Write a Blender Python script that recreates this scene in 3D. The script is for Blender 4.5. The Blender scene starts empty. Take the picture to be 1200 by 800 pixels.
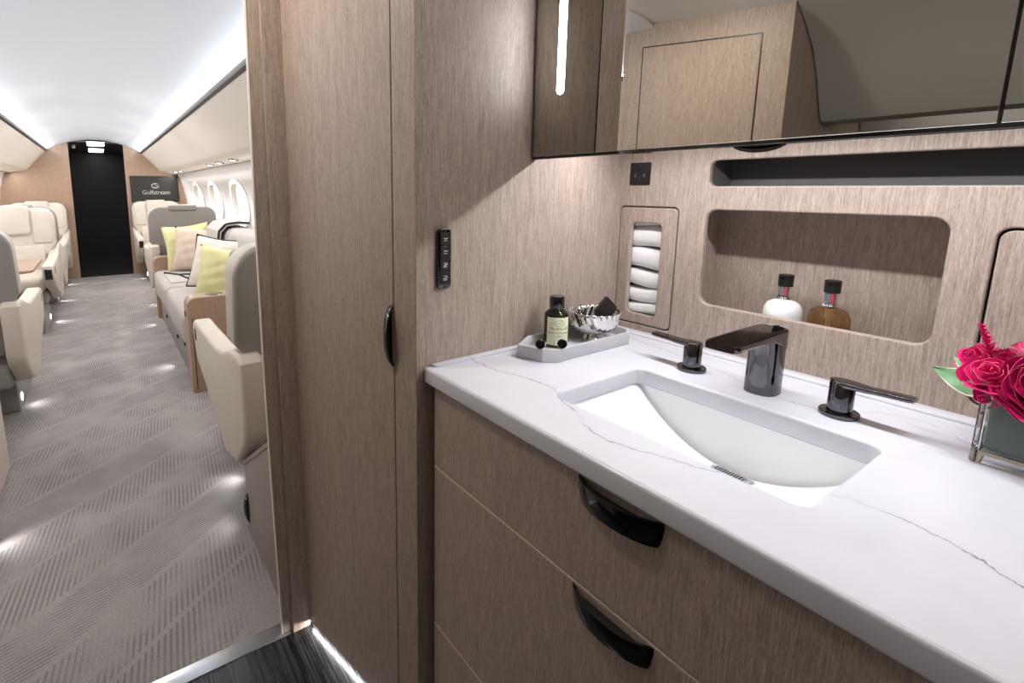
import bpy, bmesh, math, random
from mathutils import Vector, Matrix, Euler
random.seed(7)
SC = bpy.context.scene
COL = SC.collection
PI = math.pi

# ------------------------------------------------------------------ camera
PPX, PPY, FPX, HC = 505.0, 325.0, 591.0, 1.22
TH = math.atan2(PPY - 221, FPX)
YAW = math.atan2(PPX - 115, math.hypot(FPX, PPY - 221))
cam_data = bpy.data.cameras.new('camera')
cam = bpy.data.objects.new('camera', cam_data); COL.objects.link(cam)
fw = Vector((math.sin(YAW)*math.cos(TH), math.cos(YAW)*math.cos(TH), -math.sin(TH)))
rt = Vector((math.cos(YAW), -math.sin(YAW), 0))
up = rt.cross(fw)
cam.matrix_world = Matrix(((rt.x, up.x, -fw.x, 0), (rt.y, up.y, -fw.y, 0), (rt.z, up.z, -fw.z, HC), (0, 0, 0, 1)))
cam_data.sensor_width = 36; cam_data.lens = FPX/1200*36
cam_data.shift_x = (600-PPX)/1200; cam_data.shift_y = (PPY-400)/1200
cam_data.clip_start = 0.01
SC.camera = cam

# ------------------------------------------------------------------ look
SC.view_settings.view_transform = 'Standard'
SC.view_settings.look = 'None'
SC.view_settings.exposure = 0.0
SC.view_settings.gamma = 1.0
SC.view_settings.use_curve_mapping = False
SC.cycles.use_denoising = True
SC.cycles.max_bounces = 10
SC.cycles.diffuse_bounces = 5
SC.cycles.sample_clamp_indirect = 6
w = bpy.data.worlds.new('world'); SC.world = w; w.use_nodes = True
w.node_tree.nodes['Background'].inputs[0].default_value = (0.8, 0.88, 1, 1)
w.node_tree.nodes['Background'].inputs[1].default_value = 0.02

# ------------------------------------------------------------------ lights
def area(name, loc, sx, sy, power, col=(1, 1, 1), rot=(0, 0, 0), spread=None):
    d = bpy.data.lights.new(name, 'AREA'); d.shape = 'RECTANGLE'; d.size = sx; d.size_y = sy
    d.energy = power; d.color = col
    if spread: d.spread = spread
    o = bpy.data.objects.new(name, d); COL.objects.link(o); o.location = loc; o.rotation_euler = rot
    return o
CX = 0.015
WARM = (1.0, 0.92, 0.80); COOL = (0.76, 0.87, 1.0); NEUT = (1.0, 0.97, 0.94)
# cabin cove lamps, lying along the dark trim of the bins and washing the ceiling
for s in (-1, 1):
    area('cove_lamp', (CX+s*0.516, 4.85, 1.7235), 0.015, 7.0, 20, COOL, (PI, -s*math.radians(50), 0))
    area('sidewall_lamp', (CX+s*0.93, 4.85, 1.415), 0.04, 7.0, 22, NEUT, (0, s*math.radians(28), 0))
# area lamps added under the cabin ceiling to brighten seats and floor
for y in (4.2, 5.4, 6.6, 7.8):
    area('cabin_fill_lamp', (CX, y, 1.86), 0.5, 0.5, 10, NEUT)
# vestibule
area('vestibule_lamp', (0.03, 9.6, 1.84), 0.3, 1.2, 3, NEUT)
# lavatory: ceiling downlights, a cove lamp on the far valance, strips at the mirror, the cabinet and the cupboard foot
area('lavatory_downlight', (0.06, 1.03, 1.855), 0.07, 0.07, 4.4, WARM)
area('lavatory_downlight', (-0.16, 0.95, 1.855), 0.07, 0.07, 1.0, WARM)
area('lavatory_downlight', (-0.10, -0.45, 1.855), 0.10, 0.10, 1.0, NEUT)
area('cabinet_top_fill', (0.80, -0.12, 1.765), 0.05, 1.0, 8.0, NEUT, (PI, math.radians(-60), 0))  # unseen uplight, added to brighten the lavatory ceiling
area('under_cabinet_lamp', (0.893, 0.37, 1.3475), 0.016, 0.70, 4.6, (0.96, 0.97, 1.0), (0, math.radians(9), 0))
LED_UNDER = 8.0       # strip below the mirror cabinet
LED_MIRROR = 32.0     # vertical strips in the mirror

# ------------------------------------------------------------------ materials
def srgb(h):
    h = h.lstrip('#'); c = [int(h[i:i+2], 16)/255 for i in (0, 2, 4)]
    return tuple(x/12.92 if x <= 0.04045 else ((x+0.055)/1.055)**2.4 for x in c) + (1,)
MATS = {}
def newmat(name):
    m = bpy.data.materials.new(name); m.use_nodes = True
    nt = m.node_tree; b = nt.nodes['Principled BSDF']; MATS[name] = m
    return m, nt, b
def simple(name, col, rough=0.5, metal=0.0, coat=0.0, spec=0.5, noise=None, bump=0.0, bscale=400):
    m, nt, b = newmat(name)
    c = srgb(col); b.inputs['Base Color'].default_value = c
    b.inputs['Roughness'].default_value = rough; b.inputs['Metallic'].default_value = metal
    b.inputs['Coat Weight'].default_value = coat; b.inputs['Specular IOR Level'].default_value = spec
    if noise or bump:
        geo = nt.nodes.new('ShaderNodeTexCoord'); n = nt.nodes.new('ShaderNodeTexNoise')
        n.inputs['Scale'].default_value = noise[0] if noise else bscale
        nt.links.new(geo.outputs['Object'], n.inputs['Vector'])
        if noise:
            r = nt.nodes.new('ShaderNodeMix'); r.data_type = 'RGBA'
            r.inputs[6].default_value = c; r.inputs[7].default_value = srgb(noise[1])
            nt.links.new(n.outputs['Fac'], r.inputs[0]); nt.links.new(r.outputs[2], b.inputs['Base Color'])
        if bump:
            n2 = nt.nodes.new('ShaderNodeTexNoise'); n2.inputs['Scale'].default_value = bscale
            nt.links.new(geo.outputs['Object'], n2.inputs['Vector'])
            bp = nt.nodes.new('ShaderNodeBump'); bp.inputs['Strength'].default_value = bump; bp.inputs['Distance'].default_value = 0.002
            nt.links.new(n2.outputs['Fac'], bp.inputs['Height']); nt.links.new(bp.outputs[0], b.inputs['Normal'])
    return m
def emis(name, col, strength):
    m, nt, b = newmat(name)
    b.inputs['Base Color'].default_value = srgb(col); b.inputs['Emission Color'].default_value = srgb(col)
    b.inputs['Emission Strength'].default_value = strength
    return m
def wood(name, light, dark, rough=0.33, fine=260.0, axis='z', along=22.0, coat=0.0, contrast=(0.36, 0.64)):
    """straight grained veneer, grain running along one axis of the place"""
    m, nt, b = newmat(name); N = nt.nodes; L = nt.links
    g = N.new('ShaderNodeNewGeometry')
    def grain(sc, along, det):
        mp = N.new('ShaderNodeMapping')
        s = {'z': (sc, sc, along), 'y': (sc, along, sc), 'x': (along, sc, sc)}[axis]
        mp.inputs['Scale'].default_value = s
        n = N.new('ShaderNodeTexNoise'); n.inputs['Scale'].default_value = 1.0; n.inputs['Detail'].default_value = det
        L.new(g.outputs['Position'], mp.inputs[0]); L.new(mp.outputs[0], n.inputs['Vector'])
        return n.outputs['Fac']
    a = grain(fine, along, 3); c = grain(fine*2.2, along*5.5, 2); d = grain(90, 1.2, 2)
    def math_(op, x, y):
        k = N.new('ShaderNodeMath'); k.operation = op
        for i, v in enumerate((x, y)):
            if isinstance(v, (int, float)): k.inputs[i].default_value = v
            else: L.new(v, k.inputs[i])
        return k.outputs[0]
    f = math_('ADD', math_('MULTIPLY', a, 0.50), math_('ADD', math_('MULTIPLY', c, 0.40), math_('MULTIPLY', d, 0.10)))
    r = N.new('ShaderNodeValToRGB'); r.color_ramp.elements[0].position = contrast[0]; r.color_ramp.elements[1].position = contrast[1]
    r.color_ramp.elements[0].color = srgb(dark); r.color_ramp.elements[1].color = srgb(light)
    L.new(f, r.inputs[0]); L.new(r.outputs[0], b.inputs['Base Color'])
    b.inputs['Roughness'].default_value = rough; b.inputs['Coat Weight'].default_value = coat; b.inputs['Coat Roughness'].default_value = 0.2
    bp = N.new('ShaderNodeBump'); bp.inputs['Strength'].default_value = 0.06; bp.inputs['Distance'].default_value = 0.001
    L.new(a, bp.inputs['Height']); L.new(bp.outputs[0], b.inputs['Normal'])
    return m
WOOD = wood('wood_veneer', '#bcaa9e', '#87776c', fine=560.0, rough=0.48)
WOOD_EDGE_LIT = simple('wood_edge_lit', '#ddc8b8', 0.5)  # paler wood, painting in the light that catches the drawer top edges
WOOD_END = wood('wood_endwall', '#ad9079', '#907460', rough=0.4)
FLOOR_WOOD = wood('dark_floor_wood', '#4c4b50', '#0d0d0f', rough=0.25, fine=170, axis='y', along=2.0, contrast=(0.44, 0.74))
BLACK = simple('gloss_black', '#050506', 0.08, 0.0, 0.6)
BLACKM = simple('satin_black', '#141416', 0.4)
CHAR = simple('charcoal_lining', '#686567', 0.55)
BLACKC = simple('black_chrome', '#666468', 0.07, 1.0)
WHITEP = simple('ivory_lining', '#e3d9cd', 0.5)
CEIL = simple('white_headliner', '#e2e3e6', 0.6)
CEILG = simple('grey_white_headliner', '#e4e2e0', 0.6)
SIDE = simple('white_sidewall', '#ece9e6', 0.55)
GREYP = simple('grey_lining', '#a5a19c', 0.55, bump=0.15, bscale=900)
LEATH = simple('cream_leather', '#d0c6ba', 0.42, noise=(18, '#c5bbaf'), bump=0.25, bscale=500)
LEATH_G = simple('grey_leather', '#8f8b87', 0.45, noise=(18, '#87837f'), bump=0.25, bscale=500)
FAB = simple('grey_divan_fabric', '#b5aeaa', 0.85, noise=(30, '#a9a29e'), bump=0.3, bscale=900)
ALU = simple('brushed_aluminium', '#c9ccd0', 0.28, 1.0)
CERAM = simple('white_ceramic', '#eff1f3', 0.12, 0.0, 0.5)
TRAYM = simple('grey_marble_tray', '#c9c8cb', 0.3, noise=(40, '#b9b8bc'))
SILVER = simple('polished_silver', '#e6e4e2', 0.07, 1.0)
TOWEL = simple('white_towel', '#f2f1f0', 0.9, bump=0.5, bscale=1400)
WHITEPL = simple('white_lotion', '#f0f1f3', 0.2)
TAUPE = simple('taupe_panel', '#8b807a', 0.5)
LABELM = simple('cream_label', '#e3e6c4', 0.6)
INK = simple('dark_ink', '#2d3326', 0.6)
ICON = simple('white_icon', '#e8e8ea', 0.5)
PINKL = simple('pink_label', '#c2405c', 0.5)
GREYL = simple('grey_label', '#6d7077', 0.5)
YEL = simple('lime_silk', '#dcd8a2', 0.35, noise=(9, '#cbc68a'))
BEIGE = simple('beige_silk', '#cbb9a8', 0.45, noise=(12, '#c3b09f'))
CREAMF = simple('cream_linen', '#dad0c6', 0.8)
DARKF = simple('black_cloth', '#1d1a19', 0.8)
THROW = simple('grey_throw', '#b9b2ad', 0.9, bump=0.4, bscale=900)
LEAFG = simple('leaf_green', '#6a9c70', 0.45, noise=(60, '#84b07c'))
LEAFW = simple('leaf_cream_edge', '#e6e8cf', 0.5)
LINER = simple('dark_leaf_liner', '#1f3a2c', 0.35, noise=(25, '#2d4c3b'))
PINK = [simple('petal_magenta', '#e0187a', 0.45, noise=(45, '#b80c50')),
        simple('petal_rose', '#f04a90', 0.45, noise=(45, '#dc2272')),
        simple('petal_crimson', '#b30a45', 0.45, noise=(45, '#7a0530')),
        simple('petal_pale', '#ef9ab8', 0.5, noise=(60, '#d84c83'))]
LAMPW = emis('lamp_white', '#ffffff', 5)
FLLAMP = emis('floor_lamp_white', '#ffffff', 14)
UNDERL = emis('under_led', '#fffaf6', LED_UNDER)
MIRL = emis('mirror_led', '#f4f7ff', LED_MIRROR)
SHADE_GLOW = emis('window_pane', '#fbf8f4', 0.35)  # closed translucent shades; their brightness is put in as a weak glow
def glassmat(name, col, rough=0.0, ior=1.45):
    m, nt, b = newmat(name)
    b.inputs['Base Color'].default_value = srgb(col); b.inputs['Transmission Weight'].default_value = 1
    b.inputs['Roughness'].default_value = rough; b.inputs['IOR'].default_value = ior
    return m
GLASS = glassmat('clear_glass', '#f4f8f6')
AMBER = glassmat('amber_soap', '#dcbb8c', 0.0, 1.2)
OLIVE = glassmat('olive_glass', '#4d5520')
MIRROR = simple('clear_mirror', '#dbd8d0', 0.012, 1.0)
MIRROR_T = simple('smoked_mirror', '#aba79f', 0.02, 1.0)
SCREEN = simple('dark_screen', '#1d1b1a', 0.3, noise=(5, '#2a2725'))
LOGO = simple('logo_grey', '#b9b6b1', 0.5)

def carpet():
    m, nt, b = newmat('herringbone_carpet'); N = nt.nodes; L = nt.links
    g = N.new('ShaderNodeNewGeometry'); sp = N.new('ShaderNodeSeparateXYZ'); L.new(g.outputs['Position'], sp.inputs[0])
    X, Y = sp.outputs[0], sp.outputs[1]
    def M(op, a, c=0.0, d=None):
        k = N.new('ShaderNodeMath'); k.operation = op
        for i, v in enumerate((a, c) if d is None else (a, c, d)):
            if isinstance(v, (int, float)): k.inputs[i].default_value = v
            else: L.new(v, k.inputs[i])
        return k.outputs[0]
    def lin(ax, ay): return M('ADD', M('MULTIPLY', X, ax), M('MULTIPLY', Y, ay))
    def noise(sc, det=2):
        n = N.new('ShaderNodeTexNoise'); n.inputs['Scale'].default_value = sc; n.inputs['Detail'].default_value = det
        L.new(g.outputs['Position'], n.inputs['Vector']); return n.outputs['Fac']
    an = math.radians(36.5)
    u = lin(-math.sin(an), math.cos(an))
    uu = M('DIVIDE', M('ADD', M('SUBTRACT', u, 1.33), M('MULTIPLY', M('SUBTRACT', noise(1.1, 1), 0.5), 0.02)), 0.60)
    fr = M('FRACT', uu)
    par = M('LESS_THAN', fr, 0.29)
    a1 = math.radians(6)
    ribA = M('SINE', M('MULTIPLY', lin(math.cos(a1), -math.sin(a1)), 2*PI/0.0150))
    a2 = math.radians(15)
    ribB = M('SINE', M('MULTIPLY', lin(-math.sin(a2), math.cos(a2)), 2*PI/0.0125))
    rib = M('ADD', M('MULTIPLY', ribA, M('SUBTRACT', 1.0, par)), M('MULTIPLY', ribB, par))
    rib = M('ADD', M('MULTIPLY', rib, 0.5), 0.5)
    # plain raised bars along the band edges, and worn patches where the ribs fade
    def bar(c, wd): return M('LESS_THAN', M('ABSOLUTE', M('SUBTRACT', fr, c)), wd)
    bars = M('MAXIMUM', M('MAXIMUM', bar(0.305, 0.022), bar(0.985, 0.022)), bar(0.66, 0.014))
    fade = M('MINIMUM', M('MAXIMUM', M('MULTIPLY', M('SUBTRACT', noise(5.5, 2), 0.36), 5.0), 0.12), 1.0)
    tone = M('ADD', M('MULTIPLY', noise(2.2, 3), 0.55), M('MULTIPLY', noise(160, 2), 0.45))
    r = N.new('ShaderNodeValToRGB'); r.color_ramp.elements[0].position = 0.3; r.color_ramp.elements[1].position = 0.7
    r.color_ramp.elements[0].color = srgb('#87817f'); r.color_ramp.elements[1].color = srgb('#aca6a3')
    L.new(tone, r.inputs[0])
    mx = N.new('ShaderNodeMix'); mx.data_type = 'RGBA'; mx.inputs[6].default_value = srgb('#524d4b')
    groove = M('MULTIPLY', M('POWER', M('SUBTRACT', 1.0, rib), 2.2), M('MULTIPLY', fade, 0.55))
    groove = M('MULTIPLY', groove, M('SUBTRACT', 1.0, bars))
    rib = M('SUBTRACT', 1.0, groove)
    L.new(rib, mx.inputs[0]); L.new(r.outputs[0], mx.inputs[7])
    L.new(mx.outputs[2], b.inputs['Base Color']); b.inputs['Roughness'].default_value = 0.95
    b.inputs['Specular IOR Level'].default_value = 0.1
    bp = N.new('ShaderNodeBump'); bp.inputs['Strength'].default_value = 0.6; bp.inputs['Distance'].default_value = 0.004
    L.new(M('ADD', rib, M('MULTIPLY', noise(600), 0.5)), bp.inputs['Height']); L.new(bp.outputs[0], b.inputs['Normal'])
    return m
CARPET = carpet()

def marble():
    m, nt, b = newmat('veined_quartz'); N = nt.nodes; L = nt.links
    g = N.new('ShaderNodeNewGeometry'); sp = N.new('ShaderNodeSeparateXYZ'); L.new(g.outputs['Position'], sp.inputs[0])
    def M(op, a, c=0.0):
        k = N.new('ShaderNodeMath'); k.operation = op
        for i, v in enumerate((a, c)):
            if isinstance(v, (int, float)): k.inputs[i].default_value = v
            else: L.new(v, k.inputs[i])
        return k.outputs[0]
    def noise(sc, det=3, off=0):
        mp = N.new('ShaderNodeMapping'); mp.inputs['Location'].default_value = (off, off*.7, 0)
        n = N.new('ShaderNodeTexNoise'); n.inputs['Scale'].default_value = sc; n.inputs['Detail'].default_value = det
        L.new(g.outputs['Position'], mp.inputs[0]); L.new(mp.outputs[0], n.inputs['Vector']); return n.outputs['Fac']
    X, Y = sp.outputs[0], sp.outputs[1]
    fine = M('ADD', M('MULTIPLY', M('SUBTRACT', noise(60, 3, 3), 0.5), 0.014), M('MULTIPLY', M('SUBTRACT', noise(300, 2, 4), 0.5), 0.003))
    T = M('DIVIDE', M('ADD', Y, 0.45), 1.25)
    tot = None
    for k, (pts, wd, op) in enumerate((
            ([(-0.45, 0.60), (-0.1, 0.585), (0.042, 0.640), (0.088, 0.662), (0.135, 0.672), (0.184, 0.664), (0.306, 0.589), (0.347, 0.575), (0.384, 0.559), (0.432, 0.555), (0.498, 0.591), (0.548, 0.606), (0.57, 0.624), (0.65, 0.619), (0.703, 0.602), (0.80, 0.606)], 0.0017, 0.62),
            ([(-0.45, 0.80), (-0.1, 0.88), (0.139, 0.957), (0.161, 0.982), (0.206, 0.99), (0.30, 0.912), (0.33, 0.909), (0.5, 0.965), (0.8, 1.01)], 0.0013, 0.45))):
        fc = N.new('ShaderNodeFloatCurve'); cu = fc.mapping.curves[0]
        while len(cu.points) > 2: cu.points.remove(cu.points[1])
        q = [((y+0.45)/1.25, x) for y, x in pts]
        cu.points[0].location = q[0]; cu.points[1].location = q[-1]
        for p in q[1:-1]: cu.points.new(*p)
        fc.mapping.update(); L.new(T, fc.inputs['Value'])
        dd = M('ABSOLUTE', M('SUBTRACT', M('ADD', X, fine), fc.outputs[0]))
        v = M('MULTIPLY', M('MAXIMUM', M('SUBTRACT', 1.0, M('DIVIDE', dd, wd)), 0.0), op)
        v = M('MULTIPLY', v, M('MINIMUM', M('MAXIMUM', M('MULTIPLY', M('SUBTRACT', noise(14, 2, 5+k), 0.33), 5.0), 0.0), 1.2))
        halo = M('MULTIPLY', M('MAXIMUM', M('SUBTRACT', 1.0, M('DIVIDE', dd, wd*6)), 0.0), op*0.10)
        v = M('ADD', v, halo)
        tot = v if tot is None else M('MAXIMUM', tot, v)
    cl = M('MULTIPLY', M('SUBTRACT', noise(11, 5, 9), 0.45), 0.25)
    tot = M('MINIMUM', M('ADD', tot, M('MAXIMUM', cl, 0.0)), 1.0)
    mx = N.new('ShaderNodeMix'); mx.data_type = 'RGBA'
    mx.inputs[6].default_value = srgb('#d4d4dc'); mx.inputs[7].default_value = srgb('#5c616c')
    L.new(tot, mx.inputs[0]); L.new(mx.outputs[2], b.inputs['Base Color'])
    b.inputs['Roughness'].default_value = 0.2
    return m
MARBLE = marble()

# ------------------------------------------------------------------ mesh helpers
class MB:
    """collects shapes and links them as ONE mesh object"""
    def __init__(s): s.bm = bmesh.new(); s.mats = []
    def mi(s, m):
        if m is None: return 0
        if m not in s.mats: s.mats.append(m)
        return s.mats.index(m)
    def merge(s, bm2, m=None):
        i = s.mi(m)
        for f in bm2.faces: f.material_index = i
        me = bpy.data.meshes.new('tmp'); bm2.to_mesh(me); bm2.free(); s.bm.from_mesh(me); bpy.data.meshes.remove(me); return s
    def box(s, x0, x1, y0, y1, z0, z1, bev=0.0, seg=2, m=None, tf=None):
        b = bmesh.new(); bmesh.ops.create_cube(b, size=1)
        for v in b.verts: v.co = Vector(((x0+x1)/2+v.co.x*(x1-x0), (y0+y1)/2+v.co.y*(y1-y0), (z0+z1)/2+v.co.z*(z1-z0)))
        if bev: bmesh.ops.bevel(b, geom=b.edges[:], offset=bev, segments=seg, profile=0.5, affect='EDGES', clamp_overlap=True)
        if tf: 
            for v in b.verts: v.co = Vector(tf(*v.co))
        return s.merge(b, m)
    def prism(s, poly, fn, a0, a1, bev=0.0, seg=2, m=None, only_caps=True, tf=None):
        """poly: 2D outline; fn(u,v,w) -> xyz; extruded from w=a0 to a1"""
        b = bmesh.new(); n = len(poly)
        lo = [b.verts.new(Vector(fn(p[0], p[1], a0))) for p in poly]; hi = [b.verts.new(Vector(fn(p[0], p[1], a1))) for p in poly]
        f0 = b.faces.new(lo[::-1]); f1 = b.faces.new(hi)
        for i in range(n): b.faces.new((lo[i], lo[(i+1) % n], hi[(i+1) % n], hi[i]))
        bmesh.ops.recalc_face_normals(b, faces=b.faces[:])
        if bev:
            ed = [e for e in b.edges if (f0 in e.link_faces) or (f1 in e.link_faces)]
            bmesh.ops.bevel(b, geom=ed, offset=bev, segments=seg, profile=0.5, affect='EDGES', clamp_overlap=True)
        if tf:
            for v in b.verts: v.co = Vector(tf(*v.co))
        return s.merge(b, m)
    def lathe(s, prof, c=(0, 0, 0), seg=32, m=None, axis='z', rfun=None):
        b = bmesh.new(); rings = []
        for r, z in prof:
            ring = []
            for i in range(seg):
                a = 2*PI*i/seg; rr = r*(rfun(a, z) if rfun else 1)
                p = (rr*math.cos(a), rr*math.sin(a), z)
                if axis == 'x': p = (z, rr*math.cos(a), rr*math.sin(a))
                if axis == 'y': p = (rr*math.cos(a), z, rr*math.sin(a))
                ring.append(b.verts.new((c[0]+p[0], c[1]+p[1], c[2]+p[2])))
            rings.append(ring)
        for a_, b_ in zip(rings, rings[1:]):
            for i in range(seg): b.faces.new((a_[i], a_[(i+1) % seg], b_[(i+1) % seg], b_[i]))
        b.faces.new(rings[0][::-1]); b.faces.new(rings[-1])
        bmesh.ops.remove_doubles(b, verts=b.verts[:], dist=1e-6)
        bmesh.ops.recalc_face_normals(b, faces=b.faces[:])
        return s.merge(b, m)
    def grid(s, fn, nu, nv, m=None, cu=False, thick=0.0):
        b = bmesh.new()
        V = [[b.verts.new(Vector(fn(i/(nu if cu else nu), j/nv))) for j in range(nv+1)] for i in range(nu if cu else nu+1)]
        for i in range(nu):
            i2 = (i+1) % nu if cu else i+1
            for j in range(nv):
                try: b.faces.new((V[i][j], V[i2][j], V[i2][j+1], V[i][j+1]))
                except ValueError: pass
        if thick:
            bmesh.ops.recalc_face_normals(b, faces=b.faces[:])
            bmesh.ops.solidify(b, geom=b.faces[:], thickness=thick)
        return s.merge(b, m)
    def tube(s, pts, r, seg=10, m=None):
        pts = [Vector(p) for p in pts]; b = bmesh.new(); rings = []
        for i, p in enumerate(pts):
            t = (pts[min(i+1, len(pts)-1)]-pts[max(i-1, 0)]).normalized()
            n = t.cross(Vector((0, 0, 1)))
            if n.length < 1e-3: n = t.cross(Vector((1, 0, 0)))
            n.normalize(); q = t.cross(n); rr = r[i] if isinstance(r, (list, tuple)) else r
            rings.append([b.verts.new(p+rr*(math.cos(2*PI*k/seg)*n+math.sin(2*PI*k/seg)*q)) for k in range(seg)])
        for a_, b_ in zip(rings, rings[1:]):
            for k in range(seg): b.faces.new((a_[k], a_[(k+1) % seg], b_[(k+1) % seg], b_[k]))
        b.faces.new(rings[0][::-1]); b.faces.new(rings[-1])
        bmesh.ops.recalc_face_normals(b, faces=b.faces[:])
        return s.merge(b, m)
    def mesh(s, me, fn=None, m=None):
        b = bmesh.new(); b.from_mesh(me)
        if fn:
            for v in b.verts: v.co = Vector(fn(*v.co))
            bmesh.ops.recalc_face_normals(b, faces=b.faces[:])
        bpy.data.meshes.remove(me)
        return s.merge(b, m)
    def build(s, name, m=None, parent=None, ang=35, world=True, **tags):
        """vertices are in place coordinates; a child is rewritten relative to its (unrotated) parent"""
        bm = s.bm
        off = Vector((0, 0, 0))
        if parent is not None and world:
            p = parent
            while p is not None: off += p.location; p = p.parent
        for v in bm.verts: v.co -= off
        if ang is not None:
            c = math.radians(ang)
            for f in bm.faces: f.smooth = True
            for e in bm.edges:
                if len(e.link_faces) == 2 and e.calc_face_angle(0) > c: e.smooth = False
        me = bpy.data.meshes.new(name); bm.to_mesh(me); bm.free()
        ms = [x for x in s.mats if x is not None]
        if m is not None and not ms: ms = [m]
        for x in ms: me.materials.append(x)
        o = bpy.data.objects.new(name, me); COL.objects.link(o)
        if parent is not None: o.parent = parent
        tag(o, **tags); return o
def tag(o, label=None, cat=None, group=None, kind=None):
    for k, v in (('label', label), ('category', cat), ('group', group), ('kind', kind)):
        if v: o[k] = v
    return o
def thing(name, label, cat, loc=(0, 0, 0), group=None, rz=0):
    o = bpy.data.objects.new(name, None); COL.objects.link(o); o.location = loc; o.rotation_euler = (0, 0, rz); o.empty_display_size = 0.05
    return tag(o, label, cat, group)
def copy_tree(o, parent=None):
    c = o.copy(); COL.objects.link(c)
    if parent is not None: c.parent = parent
    for ch in list(o.children): copy_tree(ch, c)
    return c
def rrect(x0, x1, y0, y1, r, n=6):
    out = []
    for cx, cy, a0 in ((x1-r, y1-r, 0), (x0+r, y1-r, 90), (x0+r, y0+r, 180), (x1-r, y0+r, 270)):
        for i in range(n+1):
            a = math.radians(a0+90*i/n); out.append((cx+r*math.cos(a), cy+r*math.sin(a)))
    return out
def plate(outer, holes, thick, bev=0.0, res=2):
    """flat plate with holes (2D outlines), z from -thick/2 to thick/2, rounded edges"""
    cu = bpy.data.curves.new('tmp', 'CURVE'); cu.dimensions = '2D'; cu.fill_mode = 'BOTH'
    cu.extrude = max(thick/2-bev, 1e-5); cu.bevel_depth = bev; cu.bevel_resolution = res; cu.offset = -bev
    for pl in [outer]+holes:
        sp = cu.splines.new('POLY'); sp.points.add(len(pl)-1)
        for p, q in zip(sp.points, pl): p.co = (q[0], q[1], 0, 1)
        sp.use_cyclic_u = True
    o = bpy.data.objects.new('tmp', cu); COL.objects.link(o)
    dg = bpy.context.evaluated_depsgraph_get(); me = bpy.data.meshes.new_from_object(o.evaluated_get(dg))
    bpy.data.objects.remove(o); bpy.data.curves.remove(cu); me.materials.clear(); return me
def text_mesh(s, size, extrude=0.0004, shear=0.0, align='CENTER'):
    cu = bpy.data.curves.new('tmp', 'FONT'); cu.body = s; cu.size = size; cu.extrude = extrude; cu.shear = shear
    cu.align_x = align; cu.align_y = 'CENTER'
    o = bpy.data.objects.new('tmp', cu); COL.objects.link(o)
    dg = bpy.context.evaluated_depsgraph_get(); me = bpy.data.meshes.new_from_object(o.evaluated_get(dg))
    bpy.data.objects.remove(o); bpy.data.curves.remove(cu); me.materials.clear(); return me
STR = dict(kind='structure')

# ------------------------------------------------------------------ the setting: lavatory
WY = 0.79            # wood wall beside the basin
BX = 1.063           # wood wall behind the basin
MX = 0.76            # mirror face
CT = 0.88            # countertop
LH = 1.87            # lavatory ceiling
fXneg = lambda c, t: (lambda u, v, w_: (c + t/2 - w_, u, v))      # plate standing at x=c, facing -x
fYneg = lambda c, t: (lambda u, v, w_: (u, c + t/2 - w_, v))      # plate standing at y=c, facing -y
fZup = lambda c, t: (lambda u, v, w_: (u, v, c - t/2 + w_))       # plate lying with its top at z=c

MB().box(-1.25, 1.25, -1.6, 1.232, -0.03, 0.0).build('floor_lavatory', FLOOR_WOOD, **STR)
MB().box(-1.25, 1.25, 1.262, 8.45, -0.03, 0.0).build('floor_cabin', CARPET, **STR)
MB().box(-0.30, 0.335, 1.228, 1.276, -0.002, 0.004, 0.0015).build('trim_1', ALU, **STR)
MB().box(-1.25, 1.25, -1.6, 1.37, LH, LH+0.03).build('ceiling_lavatory', CEILG, **STR)
MB().box(-1.25, 1.25, -1.63, -1.6, 0, LH).build('wall_rear', GREYP, **STR)
MB().box(-1.28, -1.25, -1.6, 1.37, 0, LH).build('wall_left', GREYP, **STR)
# wood wall to the left of the basin
MB().box(0.484, 1.16, WY, WY+0.012, 0, LH, 0.0015, 1).build('wall_side', WOOD, **STR)
# wood wall behind the basin, with its openings
SLOT = rrect(-0.30, 0.578, 1.225, 1.277, 0.014)
NICHE = rrect(0.210, 0.578, 0.977, 1.177, 0.022)
TDOOR = rrect(0.638, 0.788, 0.897, 1.179, 0.012)
ADOOR = rrect(-0.26, 0.162, 0.903, 1.166, 0.016)
MB().mesh(plate([(-0.45, 0.55), (0.797, 0.55), (0.797, 1.45), (-0.45, 1.45)], [SLOT, NICHE, TDOOR, ADOOR], 0.014, 0.003), fXneg(BX, 0.014)).build('wall_back', WOOD, **STR)
MB().box(BX+0.004, BX+0.013, 0.797, 0.812, 0.55, 1.45).build('wall_back_joint', BLACKM, **STR)
MB().box(BX+0.12, BX+0.14, -1.6, 0.80, 0, LH).build('wall_right', WOOD, **STR)

def open_box(mb, x0, x1, y0, y1, z0, z1, t=0.006):
    """box open towards -x, with thick walls"""
    mb.box(x1, x1+t, y0-t, y1+t, z0-t, z1+t); mb.box(x0, x1, y0-t, y0, z0-t, z1+t); mb.box(x0, x1, y1, y1+t, z0-t, z1+t)
    mb.box(x0, x1, y0, y1, z0-t, z0); mb.box(x0, x1, y0, y1, z1, z1+t); return mb
open_box(MB(), BX+0.014, BX+0.107, 0.188, 0.603, 0.925, 1.180).build('wall_back_niche', WOOD, **STR)
open_box(MB(), BX+0.014, BX+0.095, -0.33, 0.582, 1.220, 1.281).build('wall_back_slot', CHAR, **STR)
# dark hollows behind the two flush doors
open_box(MB(), BX+0.014, BX+0.10, 0.640, 0.786, 0.899, 1.177).build('wall_back_hollow', BLACKM, **STR)
MB().box(BX+0.016, BX+0.03, -0.27, 0.17, 0.895, 1.175).build('wall_back_hollow', BLACKM, **STR)

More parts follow.
